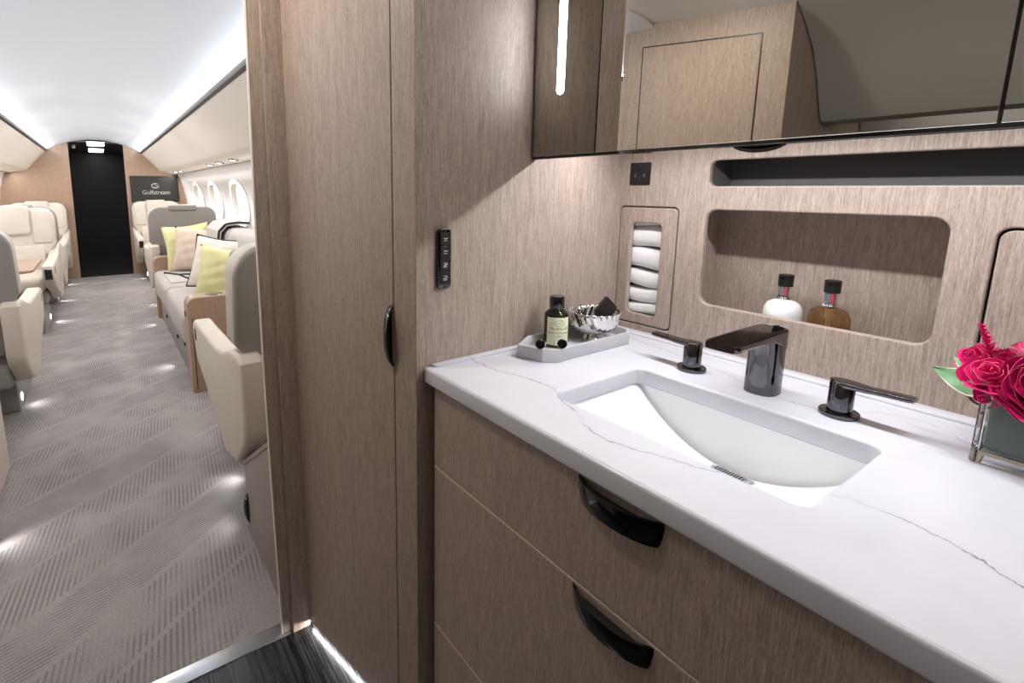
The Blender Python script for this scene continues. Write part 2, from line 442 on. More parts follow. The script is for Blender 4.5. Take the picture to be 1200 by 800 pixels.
# ceiling-high partition and its edge trim
def bow(z): return 0.003-0.008*math.sin(PI*min(max(z/1.75, 0), 1))
def jamb(x0, x1, y0, y1, name, mat, bx=True):
    mb = MB(); n = 14
    pts = [(x0+(bow(LH*i/n) if bx else 0), LH*i/n) for i in range(n+1)] + [(x1, LH), (x1, 0)]
    mb.prism(pts, lambda u, v, w_: (u, w_, v), y0, y1)
    return mb.build(name, mat, **STR)
jamb(0.314, 1.20, 1.237, 1.246, 'wall_partition', WOOD)
MB().grid(lambda u, v: (0.3125+bow(LH*v)+0.0, 1.2362+0.0105*u, LH*v), 1, 20, thick=0.003).build('trim_2', WHITEP, **STR)
MB().box(0.340, 0.3885, 1.226, 1.2365, 0.0, LH, 0.001, 1).build('trim_3', WOOD, **STR)
MB().box(0.326, 1.20, 1.247, 1.262, 0, 1.9).build('wall_partition_lining', WHITEP, **STR)
MB().box(-1.24, -0.30, 1.36, 1.38, 0, 1.9, 0.002, 1).build('wall_partition_left', WOOD, **STR)
MB().box(-0.315, 0.33, 1.275, 1.38, LH-0.002, 1.92).build('ceiling_header', GREYP, **STR)

# closet across the aisle (seen in the mirror)
t = thing('closet', 'tall wood closet across the aisle seen reflected in the mirror', 'closet', (-0.6, 1.05, 0))
def clo(s, d): # s along the face from far to near, d outwards
    a = Vector((-0.300, 1.358)); b_ = Vector((-0.332, 0.79)); q = a.lerp(b_, s); n_ = Vector(((b_-a).y, -(b_-a).x)).normalized()*-1
    q = q + n_*d; return q
def ctop(x, y): return 1.795 + (y-0.79)*0.10
mb = MB(); b = bmesh.new()
plan = [clo(0, 0), clo(1, 0), Vector((-1.24, 0.79)), Vector((-1.24, 1.358))]
lo = [b.verts.new((p.x, p.y, 0)) for p in plan]; hi = [b.verts.new((p.x, p.y, ctop(p.x, p.y))) for p in plan]
b.faces.new(lo); b.faces.new(hi[::-1])
for i in range(4): b.faces.new((lo[i], lo[(i+1) % 4], hi[(i+1) % 4], hi[i]))
bmesh.ops.recalc_face_normals(b, faces=b.faces[:]); mb.merge(b); mb.build('body', WOOD, t)
def cface(u, v, w_): q = clo(u, w_); return (q.x, q.y, v)
mb = MB(); mb.prism([(0.115, 0.5), (0.845, 0.5), (0.845, 1.712), (0.115, 1.755)], cface, -0.001, 0.0015); mb.build('door', WOOD, t)
mb = MB()
ln = [(0.110, 0.5), (0.110, 1.758), (0.850, 1.715), (0.850, 0.5)]
for (a0, b0), (a1, b1) in zip(ln, ln[1:]):
    du = 0.004 if abs(a0-a1) < 0.01 else 0; dv = 0.0022 if du == 0 else 0
    mb.prism([(a0-du, b0-dv), (a1-du, b1-dv), (a1+du, b1+dv), (a0+du, b0+dv)], cface, -0.001, 0.0008)
mb.build('door_gap', BLACKM, t)
MB().grid(lambda u, v: (-0.3335+0.31*u, -1.58+2.94*v, (max(ctop(0, -1.58+2.94*v), 1.795)-0.002)*(1-u)+(LH-0.001)*u + 0.012*math.sin(PI*u)), 10, 30, thick=0.008).build('ceiling_soffit', CEILG, **STR)
# overhead valance and wall on the far side of the lavatory
VAL = [(-0.315, 1.795), (-0.40, 1.735), (-0.47, 1.672), (-0.53, 1.585), (-0.575, 1.49), (-0.60, 1.448), (-0.635, 1.438), (-0.655, 1.442), (-0.66, 1.51), (-1.03, 1.51), (-1.03, 1.80)]
MB().prism(VAL, lambda u, v, w_: (u, w_, v), -1.55, 0.785).build('wall_left_valance', GREYP, **STR)
MB().prism([(-0.4745, 1.668), (-0.471, 1.6745), (-0.4695, 1.6735), (-0.473, 1.667)], lambda u, v, w_: (u-0.001, w_, v), -1.55, 0.786).build('trim_4', BLACKM, **STR)
MB().grid(lambda u, v: (-1.06-0.10*math.sin(PI*u)+0.1*u, -1.55+2.335*v, 1.52*u), 10, 1, thick=0.02).build('wall_left_lining', GREYP, **STR)
area('valance_lamp', (-0.80, -0.35, 1.505), 0.05, 2.0, 4.0, NEUT, (0, math.radians(30), 0))

# ------------------------------------------------------------------ tall cupboard
CA = Vector((0.484, 0.79)); CB = Vector((0.3885, 1.2365))
cdir = (CB-CA).normalized(); cnor = Vector((-cdir.y, cdir.x))
if cnor.x > 0: cnor = -cnor
CL = (CB-CA).length
def cp(s, z, d): q = CA + cdir*s + cnor*d; return (q.x, q.y, z)
TC = thing('tall_cupboard', 'full height walnut toned cupboard with one black half-moon pull', 'cupboard', (0.6, 1.02, 0.0))
mb = MB(); plan = [Vector((0.4845, 0.8025)), CB - cdir*0.001, Vector((1.15, 1.2355)), Vector((1.15, 0.8025))]
mb.prism([(p.x, p.y) for p in plan], lambda u, v, w_: (u, v, w_), 0.018, LH-0.001); mb.build('body', WOOD, TC)
def slab(s0, s1, z0, z1, th): # on the cupboard face
    return MB().prism([(s0, z0), (s1, z0), (s1, z1), (s0, z1)], lambda u, v, w_: cp(u, v, w_), -0.002, th, 0.001, 1)
slab(0.0, 0.0640, 0.018, LH-0.001, 0.004).build('stile', WOOD, TC)
DR = slab(0.0662, CL-0.010, 0.018, LH-0.001, 0.004).build('door', WOOD, TC)
slab(0.0640, 0.0662, 0.018, LH-0.001, 0.0005).build('door_gap', BLACKM, TC)
_p = cp(CL/2, 0.0172, -0.003); _D = Vector((cnor.x*0.72, cnor.y*0.72, -0.694)); _X = Vector((cdir.x, cdir.y, 0)); _Z = -_D; _Y = _Z.cross(_X)
area('toe_lamp', (0, 0, 0), CL-0.03, 0.005, 1.2, (1, 0.98, 0.95)).matrix_world = Matrix(((_X.x, _Y.x, _Z.x, _p[0]), (_X.y, _Y.y, _Z.y, _p[1]), (_X.z, _Y.z, _Z.z, _p[2]), (0, 0, 0, 1)))
def half_moon(fn, L, D, H):
    """moon-shaped pull: fn(along, out, down) -> xyz; chord L, projection D, height H; a hollowed finger lip on the open side"""
    mb = MB(); n = 18
    def outl(k, inset=0.0):
        pts = []
        for i in range(n+1):
            a = -1+2*i/n; pts.append((a*(L/2-inset), max((D-inset)*(1-abs(a)**2.3)**0.8, 0.0)))
        return pts
    levels = [(0.0, 0.0020), (0.0, 0.0), (-H*0.25, 0.0), (-H*0.75, 0.0028), (-H, 0.0060)]
    b = bmesh.new(); rings = []
    inner = [(0.0, 0.0050), (-H*0.30, 0.0085)]
    for z, ins in inner[::-1]+levels: rings.append([b.verts.new(Vector(fn(p[0], p[1], z))) for p in outl(0, ins)])
    for a_, c_ in zip(rings, rings[1:]):
        for i in range(n): b.faces.new((a_[i], a_[i+1], c_[i+1], c_[i]))
    b.faces.new(rings[0]); b.faces.new(rings[-1][::-1])
    bmesh.ops.recalc_face_normals(b, faces=b.faces[:]); mb.merge(b); return mb
half_moon(lambda a, o, d: cp(0.0660 - d, 0.930+a, o+0.004), 0.128, 0.020, 0.016).build('handle', BLACK, DR, label='gloss black half-moon pull')

# ------------------------------------------------------------------ vanity
FX = 0.507
VC = thing('vanity_cabinet', 'brown wood vanity cabinet with stacked drawers and gloss black pulls', 'cabinet', (0.78, 0.2, 0.0))
mb = MB().box(FX+0.018, BX-0.01, -0.42, WY-0.006, 0.04, 0.73)
mb.box(FX+0.018, FX+0.030, -0.42, WY-0.006, 0.731, 0.845); mb.box(FX+0.031, BX-0.01, 0.70, WY-0.006, 0.731, 0.845); mb.box(FX+0.031, BX-0.01, -0.42, -0.02, 0.731, 0.845)
mb.build('body', WOOD, VC)
for z0, z1, has in ((0.6825, 0.8440, 1), (0.3245, 0.6785, 1), (0.052, 0.3205, 0)):
    mb = MB().box(FX, FX+0.017, -0.42, 0.768, z0, z1, 0.0012, 1)
    d = mb.build('drawer', WOOD, VC)
    MB().box(FX+0.0005, FX+0.016, -0.42, 0.768, z1-0.0002, z1+0.0018).build('lit_edge_band', WOOD_EDGE_LIT, d)  # strip coloured lighter where light from above meets the drawer top
    if has:
        half_moon(lambda a, o, dn: (FX-o, 0.352+a, z1-0.002+dn), 0.126, 0.023, 0.034).build('handle', BLACK, d)

# countertop with the basin cut-out
SK = (0.608, 0.846, 0.192, 0.560)
COUNTER = thing('countertop', 'white grey-veined quartz countertop with a raised rim along the wood walls', 'countertop', (0.78, 0.2, CT-0.03))
MB().mesh(plate(rrect(0.496, BX, -0.45, WY-0.0005, 0.004), [rrect(SK[0], SK[1], SK[2], SK[3], 0.018)], 0.032, 0.005, 3), fZup(CT, 0.032)).build('slab', MARBLE, COUNTER)
mb = MB()
rim = [(BX, -0.45), (BX, WY-0.001), (0.512, WY-0.001)] + [(0.524+0.012*math.cos(math.radians(a)), 0.779-0.007*math.sin(math.radians(a))) for a in (180, 140, 100)] + \
      [(1.016, 0.772)] + [(1.030-0.014+0.014*math.sin(math.radians(a)), 0.758+0.014*math.cos(math.radians(a))) for a in (30, 60, 90)] + [(1.030, -0.45)]
mb.prism(rim, lambda u, v, w_: (u, v, w_), CT-0.002, CT+0.0042, 0.0022, 2); mb.build('rim', MARBLE, COUNTER)

# undermount basin: a trough that is deepest in the middle
BS = thing('basin', 'white undermount wash basin sunk in the quartz countertop', 'basin', (0.727, 0.376, CT-0.16))
def sinkz(y):
    k = (y-0.372)/0.200
    return 0.757 + 0.098*abs(k)**2.0
sx0, sx1, sy0, sy1 = SK[0]-0.002, SK[1]+0.003, SK[2]-0.004, SK[3]+0.004
NX, NY = 28, 48
def bas(i, j):
    y = sy0+(sy1-sy0)*j
    zb = min(sinkz(y), CT-0.0325)
    # cross-section along x: steep back wall, gentler front wall
    q = i
    if q < 0.24:
        s = q/0.24; x = sx0 + 0.030*s**1.8; z = CT-0.032 - (CT-0.032-zb)*(1-(1-s)**2.2)
    elif q > 0.76:
        s = (1-q)/0.24; x = sx1 - 0.010*s**2.5; z = CT-0.032-(CT-0.032-zb-0.001)*(1-(1-s)**1.8)
    else:
        s = (q-0.24)/0.52; x = sx0+0.030+(sx1-0.010-sx0-0.030)*s; z = zb + 0.001*s
    return (x, y, z)
mb = MB().grid(bas, NX*2, NY); mb.build('bowl', CERAM, BS, ang=60)
mb = MB(); mb.mesh(plate(rrect(sx0-0.03, sx1+0.012, sy0-0.03, sy1+0.03, 0.02), [rrect(sx0, sx1, sy0, sy1, 0.004)], 0.004), fZup(CT-0.032, 0.004)); mb.build('rim', CERAM, BS)
g_ = MB().mesh(plate(rrect(-0.0085, 0.0085, -0.034, 0.034, 0.0084), [rrect(-0.0058, 0.0058, -0.026+0.0042*k, -0.026+0.0042*k+0.0024, 0.0005, 1) for k in range(13)], 0.002), lambda u, v, w_: (0.822+u, 0.364+v, 0.7610+w_)).build('drain_grille', ALU, BS, label='slotted metal drain grille')
MB().box(0.816, 0.828, 0.334, 0.394, 0.7565, 0.7594).build('drain_slot', BLACKM, BS)

# ------------------------------------------------------------------ taps
def tap_post(x, y, sgn, label):
    t = thing('basin_tap', label, 'tap', (x, y, CT), 'basin tap levers')
    MB().lathe([(0.0, 0), (0.0245, 0), (0.0255, 0.001), (0.0255, 0.0055), (0.0245, 0.0068), (0.0185, 0.007), (0.0183, 0.0078), (0.0, 0.0078)], (x, y, CT), 40).build('base_ring', BLACKC, t)
    MB().lathe([(0.0, 0.0078), (0.0160, 0.0078), (0.0160, 0.050), (0.0152, 0.0515), (0.0, 0.0515)], (x, y, CT), 40).build('stem', BLACKC, t)
    mb = MB(); n = 16
    prof = []
    def lev(u, v):
        a = 2*PI*u; s = v
        yy = -0.0162 + 0.098*s
        hw = 0.0158*(1-min(max((0.02-(yy+0.0162))/0.02, 0), 1)**2.2)**0.5 if yy < 0.004 else 0.0158 - 0.0050*min((yy-0.004)/0.03, 1)**0.7
        hw = max(hw, 0.0006)
        if s > 0.97: hw *= 0.8
        top = 0.0550 - 0.0012*min(max((yy-0.01)/0.02, 0), 1) + 0.002*max((yy-0.03)/0.055, 0)
        th = 0.0095 - 0.0030*min(max((yy+0.005)/0.05, 0), 1)
        cx, cz = math.cos(a), math.sin(a)
        ex = (abs(cx)**0.3)*(1 if cx > 0 else -1); ez = (abs(cz)**0.25)*(1 if cz > 0 else -1)
        return (x+hw*ex, y+sgn*yy, CT+top-th/2+th/2*ez)
    b = bmesh.new(); nu, nv = 20, 36
    R_ = [[b.verts.new(Vector(lev(i/nu, j/nv))) for i in range(nu)] for j in range(nv+1)]
    for a_, c_ in zip(R_, R_[1:]):
        for i in range(nu): b.faces.new((a_[i], a_[(i+1) % nu], c_[(i+1) % nu], c_[i]))
    b.faces.new(R_[0]); b.faces.new(R_[-1][::-1]); bmesh.ops.recalc_face_normals(b, faces=b.faces[:]); mb.merge(b)
    mb.build('lever', BLACKC, t, ang=50)
tap_post(0.917, 0.499, 1, 'black chrome tap lever between the tray and the spout')
tap_post(0.917, 0.267, -1, 'black chrome tap lever nearest the glass vase of flowers')
FT = thing('basin_spout', 'black chrome flat-topped basin spout between the two levers', 'tap', (0.918, 0.376, CT))
mb = MB()
def spout_body(u, v):   # oval column, widening into the flat spout at its top
    a = 2*PI*u; z = 0.100*v
    rx = 0.0285 - 0.001*v; ry = 0.0250
    if v > 0.72: rx += 0.004*(v-0.72)/0.28
    c_, s_ = math.cos(a), math.sin(a)
    return (0.920+rx*(abs(c_)**0.8)*(1 if c_ > 0 else -1), 0.376+ry*(abs(s_)**0.8)*(1 if s_ > 0 else -1), CT+z)
mb.grid(spout_body, 48, 14, cu=True); mb.build('column', BLACKC, FT, ang=50)
def spout_arm():
    mb = MB(); b = bmesh.new(); nv, nu = 30, 28; R_ = []
    for j in range(nv+1):
        s = j/nv; x = 0.9505 - 0.186*s
        top = 0.1115 - 0.0015*s
        dep = 0.032*max(1-s/0.42, 0)**1.6 + 0.0150 - 0.0035*s
        hw = 0.0252 + 0.0005*s
        if s > 0.95: hw -= 0.004*((s-0.95)/0.05)**2
        if s < 0.14: hw *= (1-(1-s/0.14)**2.4)**0.5*0.93+0.07
        ring = []
        for i in range(nu):
            a = 2*PI*i/nu; c_, s_ = math.cos(a), math.sin(a)
            ey = (abs(c_)**0.22)*(1 if c_ > 0 else -1); ez = (abs(s_)**0.2)*(1 if s_ > 0 else -1)
            ring.append(b.verts.new((x, 0.376+hw*ey, CT+top-dep/2+dep/2*ez)))
        R_.append(ring)
    for a_, c_ in zip(R_, R_[1:]):
        for i in range(nu): b.faces.new((a_[i], a_[(i+1) % nu], c_[(i+1) % nu], c_[i]))
    b.faces.new(R_[0]); b.faces.new(R_[-1][::-1]); bmesh.ops.recalc_face_normals(b, faces=b.faces[:]); mb.merge(b); return mb
spout_arm().build('spout', BLACKC, FT, ang=50)
MB().lathe([(0.0, -0.005), (0.011, -0.005), (0.012, 0.004), (0.0, 0.004)], (0.790, 0.376, CT+0.0985), 24).build('aerator', BLACKM, FT)

# ------------------------------------------------------------------ mirror cabinet
MC = thing('mirror_cabinet', 'wall mirror cabinet with smoked mirror doors and black edging', 'cabinet', (0.9, 0.2, 1.28))
MB().box(MX+0.02, BX+0.02, -0.42, WY-0.003, 1.352, 1.740).build('body', WOOD, MC)
MB().box(MX+0.004, MX+0.018, -0.42, WY-0.001, 1.279, 1.742, 0.001, 1).build('frame', BLACK, MC)
for y0, y1, m_ in ((0.6270, 0.7835, MIRROR_T), (0.1305, 0.6245, MIRROR), (-0.40, 0.128, MIRROR)):
    MB().box(MX, MX+0.006, y0, y1, 1.2845, 1.740, 0.0006, 1).build('mirror_door', m_, MC)
for y in (0.7145, -0.12):
    MB().prism(rrect(y-0.0085, y+0.0085, 1.398, 1.600, 0.0084), lambda u, v, w_: (w_, u, v), MX-0.0012, MX+0.002).build('light_strip', MIRL, MC, label='white vertical light strip in the mirror')
MB().box(0.885, 0.901, -0.40, WY-0.01, 1.3485, 1.353).build('under_light', UNDERL, MC, label='light strip under the cabinet')
half_moon(lambda a, o, d: (MX+0.0105-d*0.6, 0.355+a, 1.2800-o), 0.072, 0.0105, 0.020).build('handle', BLACK, MC, label='gloss black half-moon pull')

# ------------------------------------------------------------------ fittings on the wood walls
SP = thing('light_switch', 'slim black switch panel with four icon buttons on the wood wall', 'switch panel', (0.539, WY, 1.088))
MB().prism(rrect(0.5235, 0.5545, 1.030, 1.146, 0.009), fYneg(WY-0.004, 0), -0.004, 0.0045, 0.002).build('housing', BLACK, SP)
for k, zc in enumerate((1.127, 1.102, 1.077, 1.052)):
    bt = MB().prism(rrect(0.5285, 0.5515, zc-0.0115, zc+0.0115, 0.0015), fYneg(WY-0.0085, 0), 0, 0.0015, 0.0005, 1).build('button', BLACKM, SP)
    mb = MB(); f = fYneg(WY-0.0102, 0)
    def q(x0, x1, z0, z1): mb.prism([(0.540+x0, zc+z0), (0.540+x1, zc+z0), (0.540+x1, zc+z1), (0.540+x0, zc+z1)], f, 0, 0.0004)
    if k == 0:
        pts = [(0.0045*math.cos(a), 0.002+0.003*math.sin(a)) for a in [PI+PI*i/10 for i in range(11)]]
        pts += [(0.0032*math.cos(a), 0.002+0.0016*math.sin(a)) for a in [2*PI-PI*i/10 for i in range(11)]]
        mb.prism([(0.540+a, zc+b_) for a, b_ in pts], f, 0, 0.0004); q(-0.004, 0.004, -0.004, -0.0034)
    elif k == 1:
        q(-0.0045, 0.0045, 0.0012, 0.0024); q(-0.004, 0.004, -0.003, -0.0024)
    else:
        q(-0.0045, 0.004, 0.0035, 0.0043); q(0.0032, 0.004, -0.001, 0.0043); q(-0.0045, 0.004, -0.0042, -0.0034); q(-0.0045, -0.0037, -0.0042, 0.0005)
        q(-0.0015, 0.0010, -0.0020, 0.0020) if k == 2 else (q(-0.003, 0.0030, -0.0012, -0.0004), q(-0.0003, 0.0005, -0.003, 0.0022))
    mb.build('icon', ICON, bt, label='white icon')

OU = thing('power_outlet', 'square black power outlet high on the wood wall behind the basin', 'outlet', (BX, 0.739, 1.254))
fx = fXneg(BX, 0)
MB().prism(rrect(0.713, 0.765, 1.2285, 1.2795, 0.003), lambda u, v, w_: (BX-w_, u, v), -0.004, 0.003, 0.001).build('cover_plate', BLACKM, OU)
mb = MB()
for u, v, du, dv in ((0.739, 1.244, 0.0035, 0.008), (0.7475, 1.256, 0.0022, 0.0022), (0.731, 1.2655, 0.0045, 0.002), (0.744, 1.2655, 0.0045, 0.002)):
    mb.prism(rrect(u-du, u+du, v-dv, v+dv, min(du, dv)*0.9), lambda a, b_, c_: (BX-c_, a, b_), 0.002, 0.0034)
mb.build('socket_holes', BLACK, OU)
mb = MB()
for u in (0.7505, 0.7275):
    for dz in (0, 0.003, 0.006): mb.prism([(u-0.003, 1.2465+dz), (u+0.003, 1.2465+dz), (u+0.003, 1.2477+dz), (u-0.003, 1.2477+dz)], lambda a, b_, c_: (BX-c_, a, b_), 0.0028, 0.0034)
mb.build('marking', GREYL, OU, label='small grey marks')

# flush door with a window onto rolled towels, and the towels
TD = thing('towel_hatch', 'flush wood door with tall rounded window showing white rolled towels', 'door panel', (BX, 0.713, 0.9))
MB().mesh(plate(rrect(0.6405, 0.7865, 0.8995, 1.1765, 0.011), [rrect(0.676, 0.754, 0.923, 1.141, 0.012)], 0.012, 0.003), fXneg(BX, 0.012)).build('panel', WOOD, TD)
zt = 0.9145
for k, h in enumerate((0.033, 0.036, 0.041, 0.050, 0.050, 0.034)):
    zc = zt + h/2
    def roll(u, v, zc=zc, h=h, k=k):
        a = 2*PI*u; y = 0.645+0.138*v
        e = 1 - 0.25*(abs(2*v-1)**8)
        c_, s_ = math.cos(a), math.sin(a)
        rx = 0.030*e; rz = (h/2)*e
        sag = 0.0035*math.sin(PI*v*1.6+k*1.3)
        return (BX+0.045+rx*(abs(c_)**0.7)*(1 if c_ > 0 else -1), y, zc+rz*(abs(s_)**0.72)*(1 if s_ > 0 else -1)+sag)
    mb = MB(); b = bmesh.new(); R_ = [[b.verts.new(Vector(roll(i/28, j/14))) for i in range(28)] for j in range(15)]
    for a_, c_ in zip(R_, R_[1:]):
        for i in range(28): b.faces.new((a_[i], a_[(i+1) % 28], c_[(i+1) % 28], c_[i]))
    b.faces.new(R_[0]); b.faces.new(R_[-1][::-1]); bmesh.ops.recalc_face_normals(b, faces=b.faces[:]); mb.merge(b)
    o = mb.build('rolled_towel', TOWEL, ang=60)
    tag(o, 'rolled white towel in the wood window, ' + ('lowest of the stack', 'second up from the bottom', 'third up from the bottom', 'fourth up from the bottom', 'second down from the top', 'topmost of the stack')[k],
        'towel', 'rolled towels behind the wood window')
    zt += h + 0.0015
AD = MB().mesh(plate(rrect(-0.257, 0.1585, 0.9065, 1.1625, 0.014), [], 0.012, 0.0015), fXneg(BX, 0.012)).build('access_hatch', WOOD)
tag(AD, 'flush rounded wood panel outlined in black behind the flowers', 'panel')

# ------------------------------------------------------------------ bottles in the niche
def pump_bottle(y, lab, body_mat, name):
    x = 1.120; z = 0.9252
    t = thing(name, lab, 'bottle', (x, y, z), 'toiletry bottles in the niche')
    prof = [(0.0, 0), (0.030, 0), (0.0325, 0.003), (0.0330, 0.010), (0.0330, 0.052), (0.0318, 0.062), (0.027, 0.0715), (0.019, 0.0765), (0.0115, 0.0785), (0.0, 0.0785)]
    MB().lathe(prof, (x, y, z), 40).build('body', body_mat, t, ang=60)
    MB().lathe([(0.0, 0.0785), (0.0118, 0.0785), (0.0125, 0.081), (0.0125, 0.085), (0.0108, 0.087), (0.0, 0.087)], (x, y, z), 28).build('collar', SILVER, t)
    nk = MB().lathe([(0.0, 0.087), (0.0105, 0.087), (0.0105, 0.106), (0.0, 0.106)], (x, y, z), 28).build('neck', SILVER, t, label='chrome neck with a grey and pink band')
    mb = MB(); mb.grid(lambda u, v: (x-0.0108*math.cos(-0.9+1.1*u), y-0.0108*math.sin(-0.9+1.1*u)*1.0, z+0.0885+0.0165*v), 10, 1, thick=0.0003); mb.build('band', GREYL, nk)
    mb = MB(); mb.grid(lambda u, v: (x-0.0109*math.cos(0.25+0.45*u), y-0.0109*math.sin(0.25+0.45*u), z+0.0885+0.0165*v), 5, 1, thick=0.0003); mb.build('stripe', PINKL, nk, label='pink stripe')
    MB().lathe([(0.0, 0.106), (0.0128, 0.106), (0.0128, 0.1275), (0.0118, 0.1285), (0.0, 0.1285)], (x, y, z), 30).build('cap', BLACKM, t)
    mb = MB(); mb.prism([(y-0.006, z+0.124), (y+0.006, z+0.124), (y, z+0.118)], lambda u, v, w_: (w_, u, v), x-0.0135, x-0.012); mb.build('nozzle', BLACK, t)
    return t, x, z
pump_bottle(0.4385, 'opaque white lotion bottle with black cap in the recessed niche', WHITEPL, 'lotion_bottle')
t, x, z = pump_bottle(0.3620, 'clear amber liquid soap bottle with black cap in the recessed niche', AMBER, 'soap_bottle')
MB().lathe([(0.0, 0.008), (0.0035, 0.008), (0.0035, 0.056), (0.0062, 0.056), (0.0062, 0.074), (0.0, 0.074)], (x, 0.3620, z), 20).build('dip_tube', WHITEP, t, label='pale dip tube')

# ------------------------------------------------------------------ tray and what stands on it
tr_out = [(0.6885, 0.735), (0.7065, 0.682), (0.735, 0.6645), (0.956, 0.6645), (0.982, 0.684), (0.982, 0.750), (0.956, 0.7705), (0.750, 0.7705)]
cxy = (sum(p[0] for p in tr_out)/8, sum(p[1] for p in tr_out)/8)
def inset(pl, d):
    out = []; n_ = len(pl)
    for i in range(n_):
        p0, p1, p2 = Vector(pl[i-1]), Vector(pl[i]), Vector(pl[(i+1) % n_])
        e1 = (p1-p0).normalized(); e2 = (p2-p1).normalized(); n1 = Vector((-e1.y, e1.x)); n2 = Vector((-e2.y, e2.x))
        if (Vector(cxy)-p1).dot(n1) < 0: n1 = -n1
        if (Vector(cxy)-p1).dot(n2) < 0: n2 = -n2
        bis = (n1+n2).normalized(); out.append(tuple(p1+bis*(d/max(bis.dot(n1), 0.3))))
    return out
TB = CT + 0.0002
mb = MB(); mb.prism(inset(tr_out, 0.003), lambda u, v, w_: (u, v, w_), TB+0.0004, TB+0.007)
mb.mesh(plate(tr_out, [inset(tr_out, 0.007)], 0.0265, 0.001), lambda u, v, w_: (u, v, TB+0.01325+w_))
tag(mb.build('tray', TRAYM), 'pale grey marble tray with cut corners on the countertop', 'tray')
TZ = TB + 0.0072
# cologne bottle; its label faces the room
cbx, cby = 0.797, 0.733
CBt = thing('cologne_bottle', 'olive glass bottle with black cap and cream label on the tray', 'bottle', (cbx, cby, TZ))
qa = math.radians(-124)     # direction the label faces
BR_ = 0.0255
MB().lathe([(0.0, 0), (BR_-0.003, 0), (BR_-0.001, 0.0012), (BR_, 0.004), (BR_, 0.068), (BR_-0.001, 0.0715), (BR_-0.006, 0.0765), (0.0142, 0.0805), (0.0135, 0.083), (0.0, 0.083)], (cbx, cby, TZ), 44).build('glass', OLIVE, CBt, ang=60)
MB().lathe([(0.0, 0.0825), (0.0150, 0.0825), (0.0156, 0.084), (0.0156, 0.1065), (0.0142, 0.1085), (0.0, 0.1085)], (cbx, cby, TZ), 36).build('cap', BLACK, CBt)
def onlab(u, v, r=BR_+0.0004):  # u metres around, v metres up
    a = qa + u/r
    return (cbx+r*math.cos(a), cby+r*math.sin(a), TZ+v)
lb = MB().grid(lambda u, v: onlab(-0.026+0.052*u, 0.007+0.0595*v, BR_+0.0002), 24, 1, thick=0.0002).build('label', LABELM, CBt)
mb = MB()
def ring_el(cu, cv, ru, rv, wd):
    mb.grid(lambda a, k: onlab(cu+(ru+wd*k)*math.cos(2*PI*a), cv+(rv+wd*k)*math.sin(2*PI*a)), 28, 1)
ring_el(0, 0.0545, 0.0095, 0.0058, 0.0009)
for s_, v, sz, sh in (('THE ART', 0.0545, 0.0034, 0), ('The Shave Oil', 0.0425, 0.0072, 0.35), ('Work or Pre-Shave', 0.0335, 0.0060, 0.35), ('unscented', 0.0265, 0.0034, 0), ('BOTTLE OIL', 0.0122, 0.0038, 0)):
    mb.mesh(text_mesh(s_, sz, 0.0, sh), lambda u, v_, w_, v=v: onlab(u, v+v_, BR_+0.0005))
mb.build('lettering', INK, lb, ang=None)
# fluted silver bowl
bwx, bwy = 0.903, 0.7225
BW = thing('fluted_bowl', 'polished silver bowl with twisted flutes standing on the grey tray', 'bowl', (bwx, bwy, TZ))
def flute(a, z):
    k = min(max((z-0.013)/0.012, 0), 1)
    return 1 + 0.075*k*(abs(math.sin(13*(a+z*7.0)))-0.5)
MB().lathe([(0.0, 0.0), (0.0235, 0.0), (0.0245, 0.002), (0.0235, 0.006), (0.0205, 0.009), (0.0195, 0.013), (0.0, 0.013)], (bwx, bwy, TZ), 48).build('foot', SILVER, BW)
bo = [(0.0, 0.0125), (0.018, 0.0128), (0.032, 0.0165), (0.0445, 0.0250), (0.0510, 0.036), (0.0538, 0.048), (0.0548, 0.058), (0.0572, 0.0655), (0.0558, 0.066), (0.0525, 0.0585), (0.0498, 0.048), (0.0455, 0.037), (0.038, 0.0275), (0.027, 0.020), (0.0, 0.0165)]
MB().lathe(bo, (bwx, bwy, TZ), 234, rfun=flute).build('bowl', SILVER, BW, ang=89)
# comb standing in the bowl, its corner above the rim
mb = MB()
teeth = [(0.884, 0.940), (0.8810, 0.9610), (0.9145, 0.9865)]
for k in range(9):
    f0, f1 = k/9, (k+0.55)/9
    xa, za = 0.9165+0.0365*f0, 0.9865-0.0290*f0; xb, zb_ = 0.9165+0.0365*f1, 0.9865-0.0290*f1
    teeth += [(xa, za), (xb, zb_), (xb-0.0035, zb_-0.0035)]
teeth += [(0.9515, 0.9565), (0.936, 0.940)]
mb.prism(teeth, lambda u, v, w_: (u, w_, v), 0.697, 0.703)
tag(mb.build('comb', BLACKM, ang=None), 'black toothed comb tucked inside the silver bowl', 'comb')
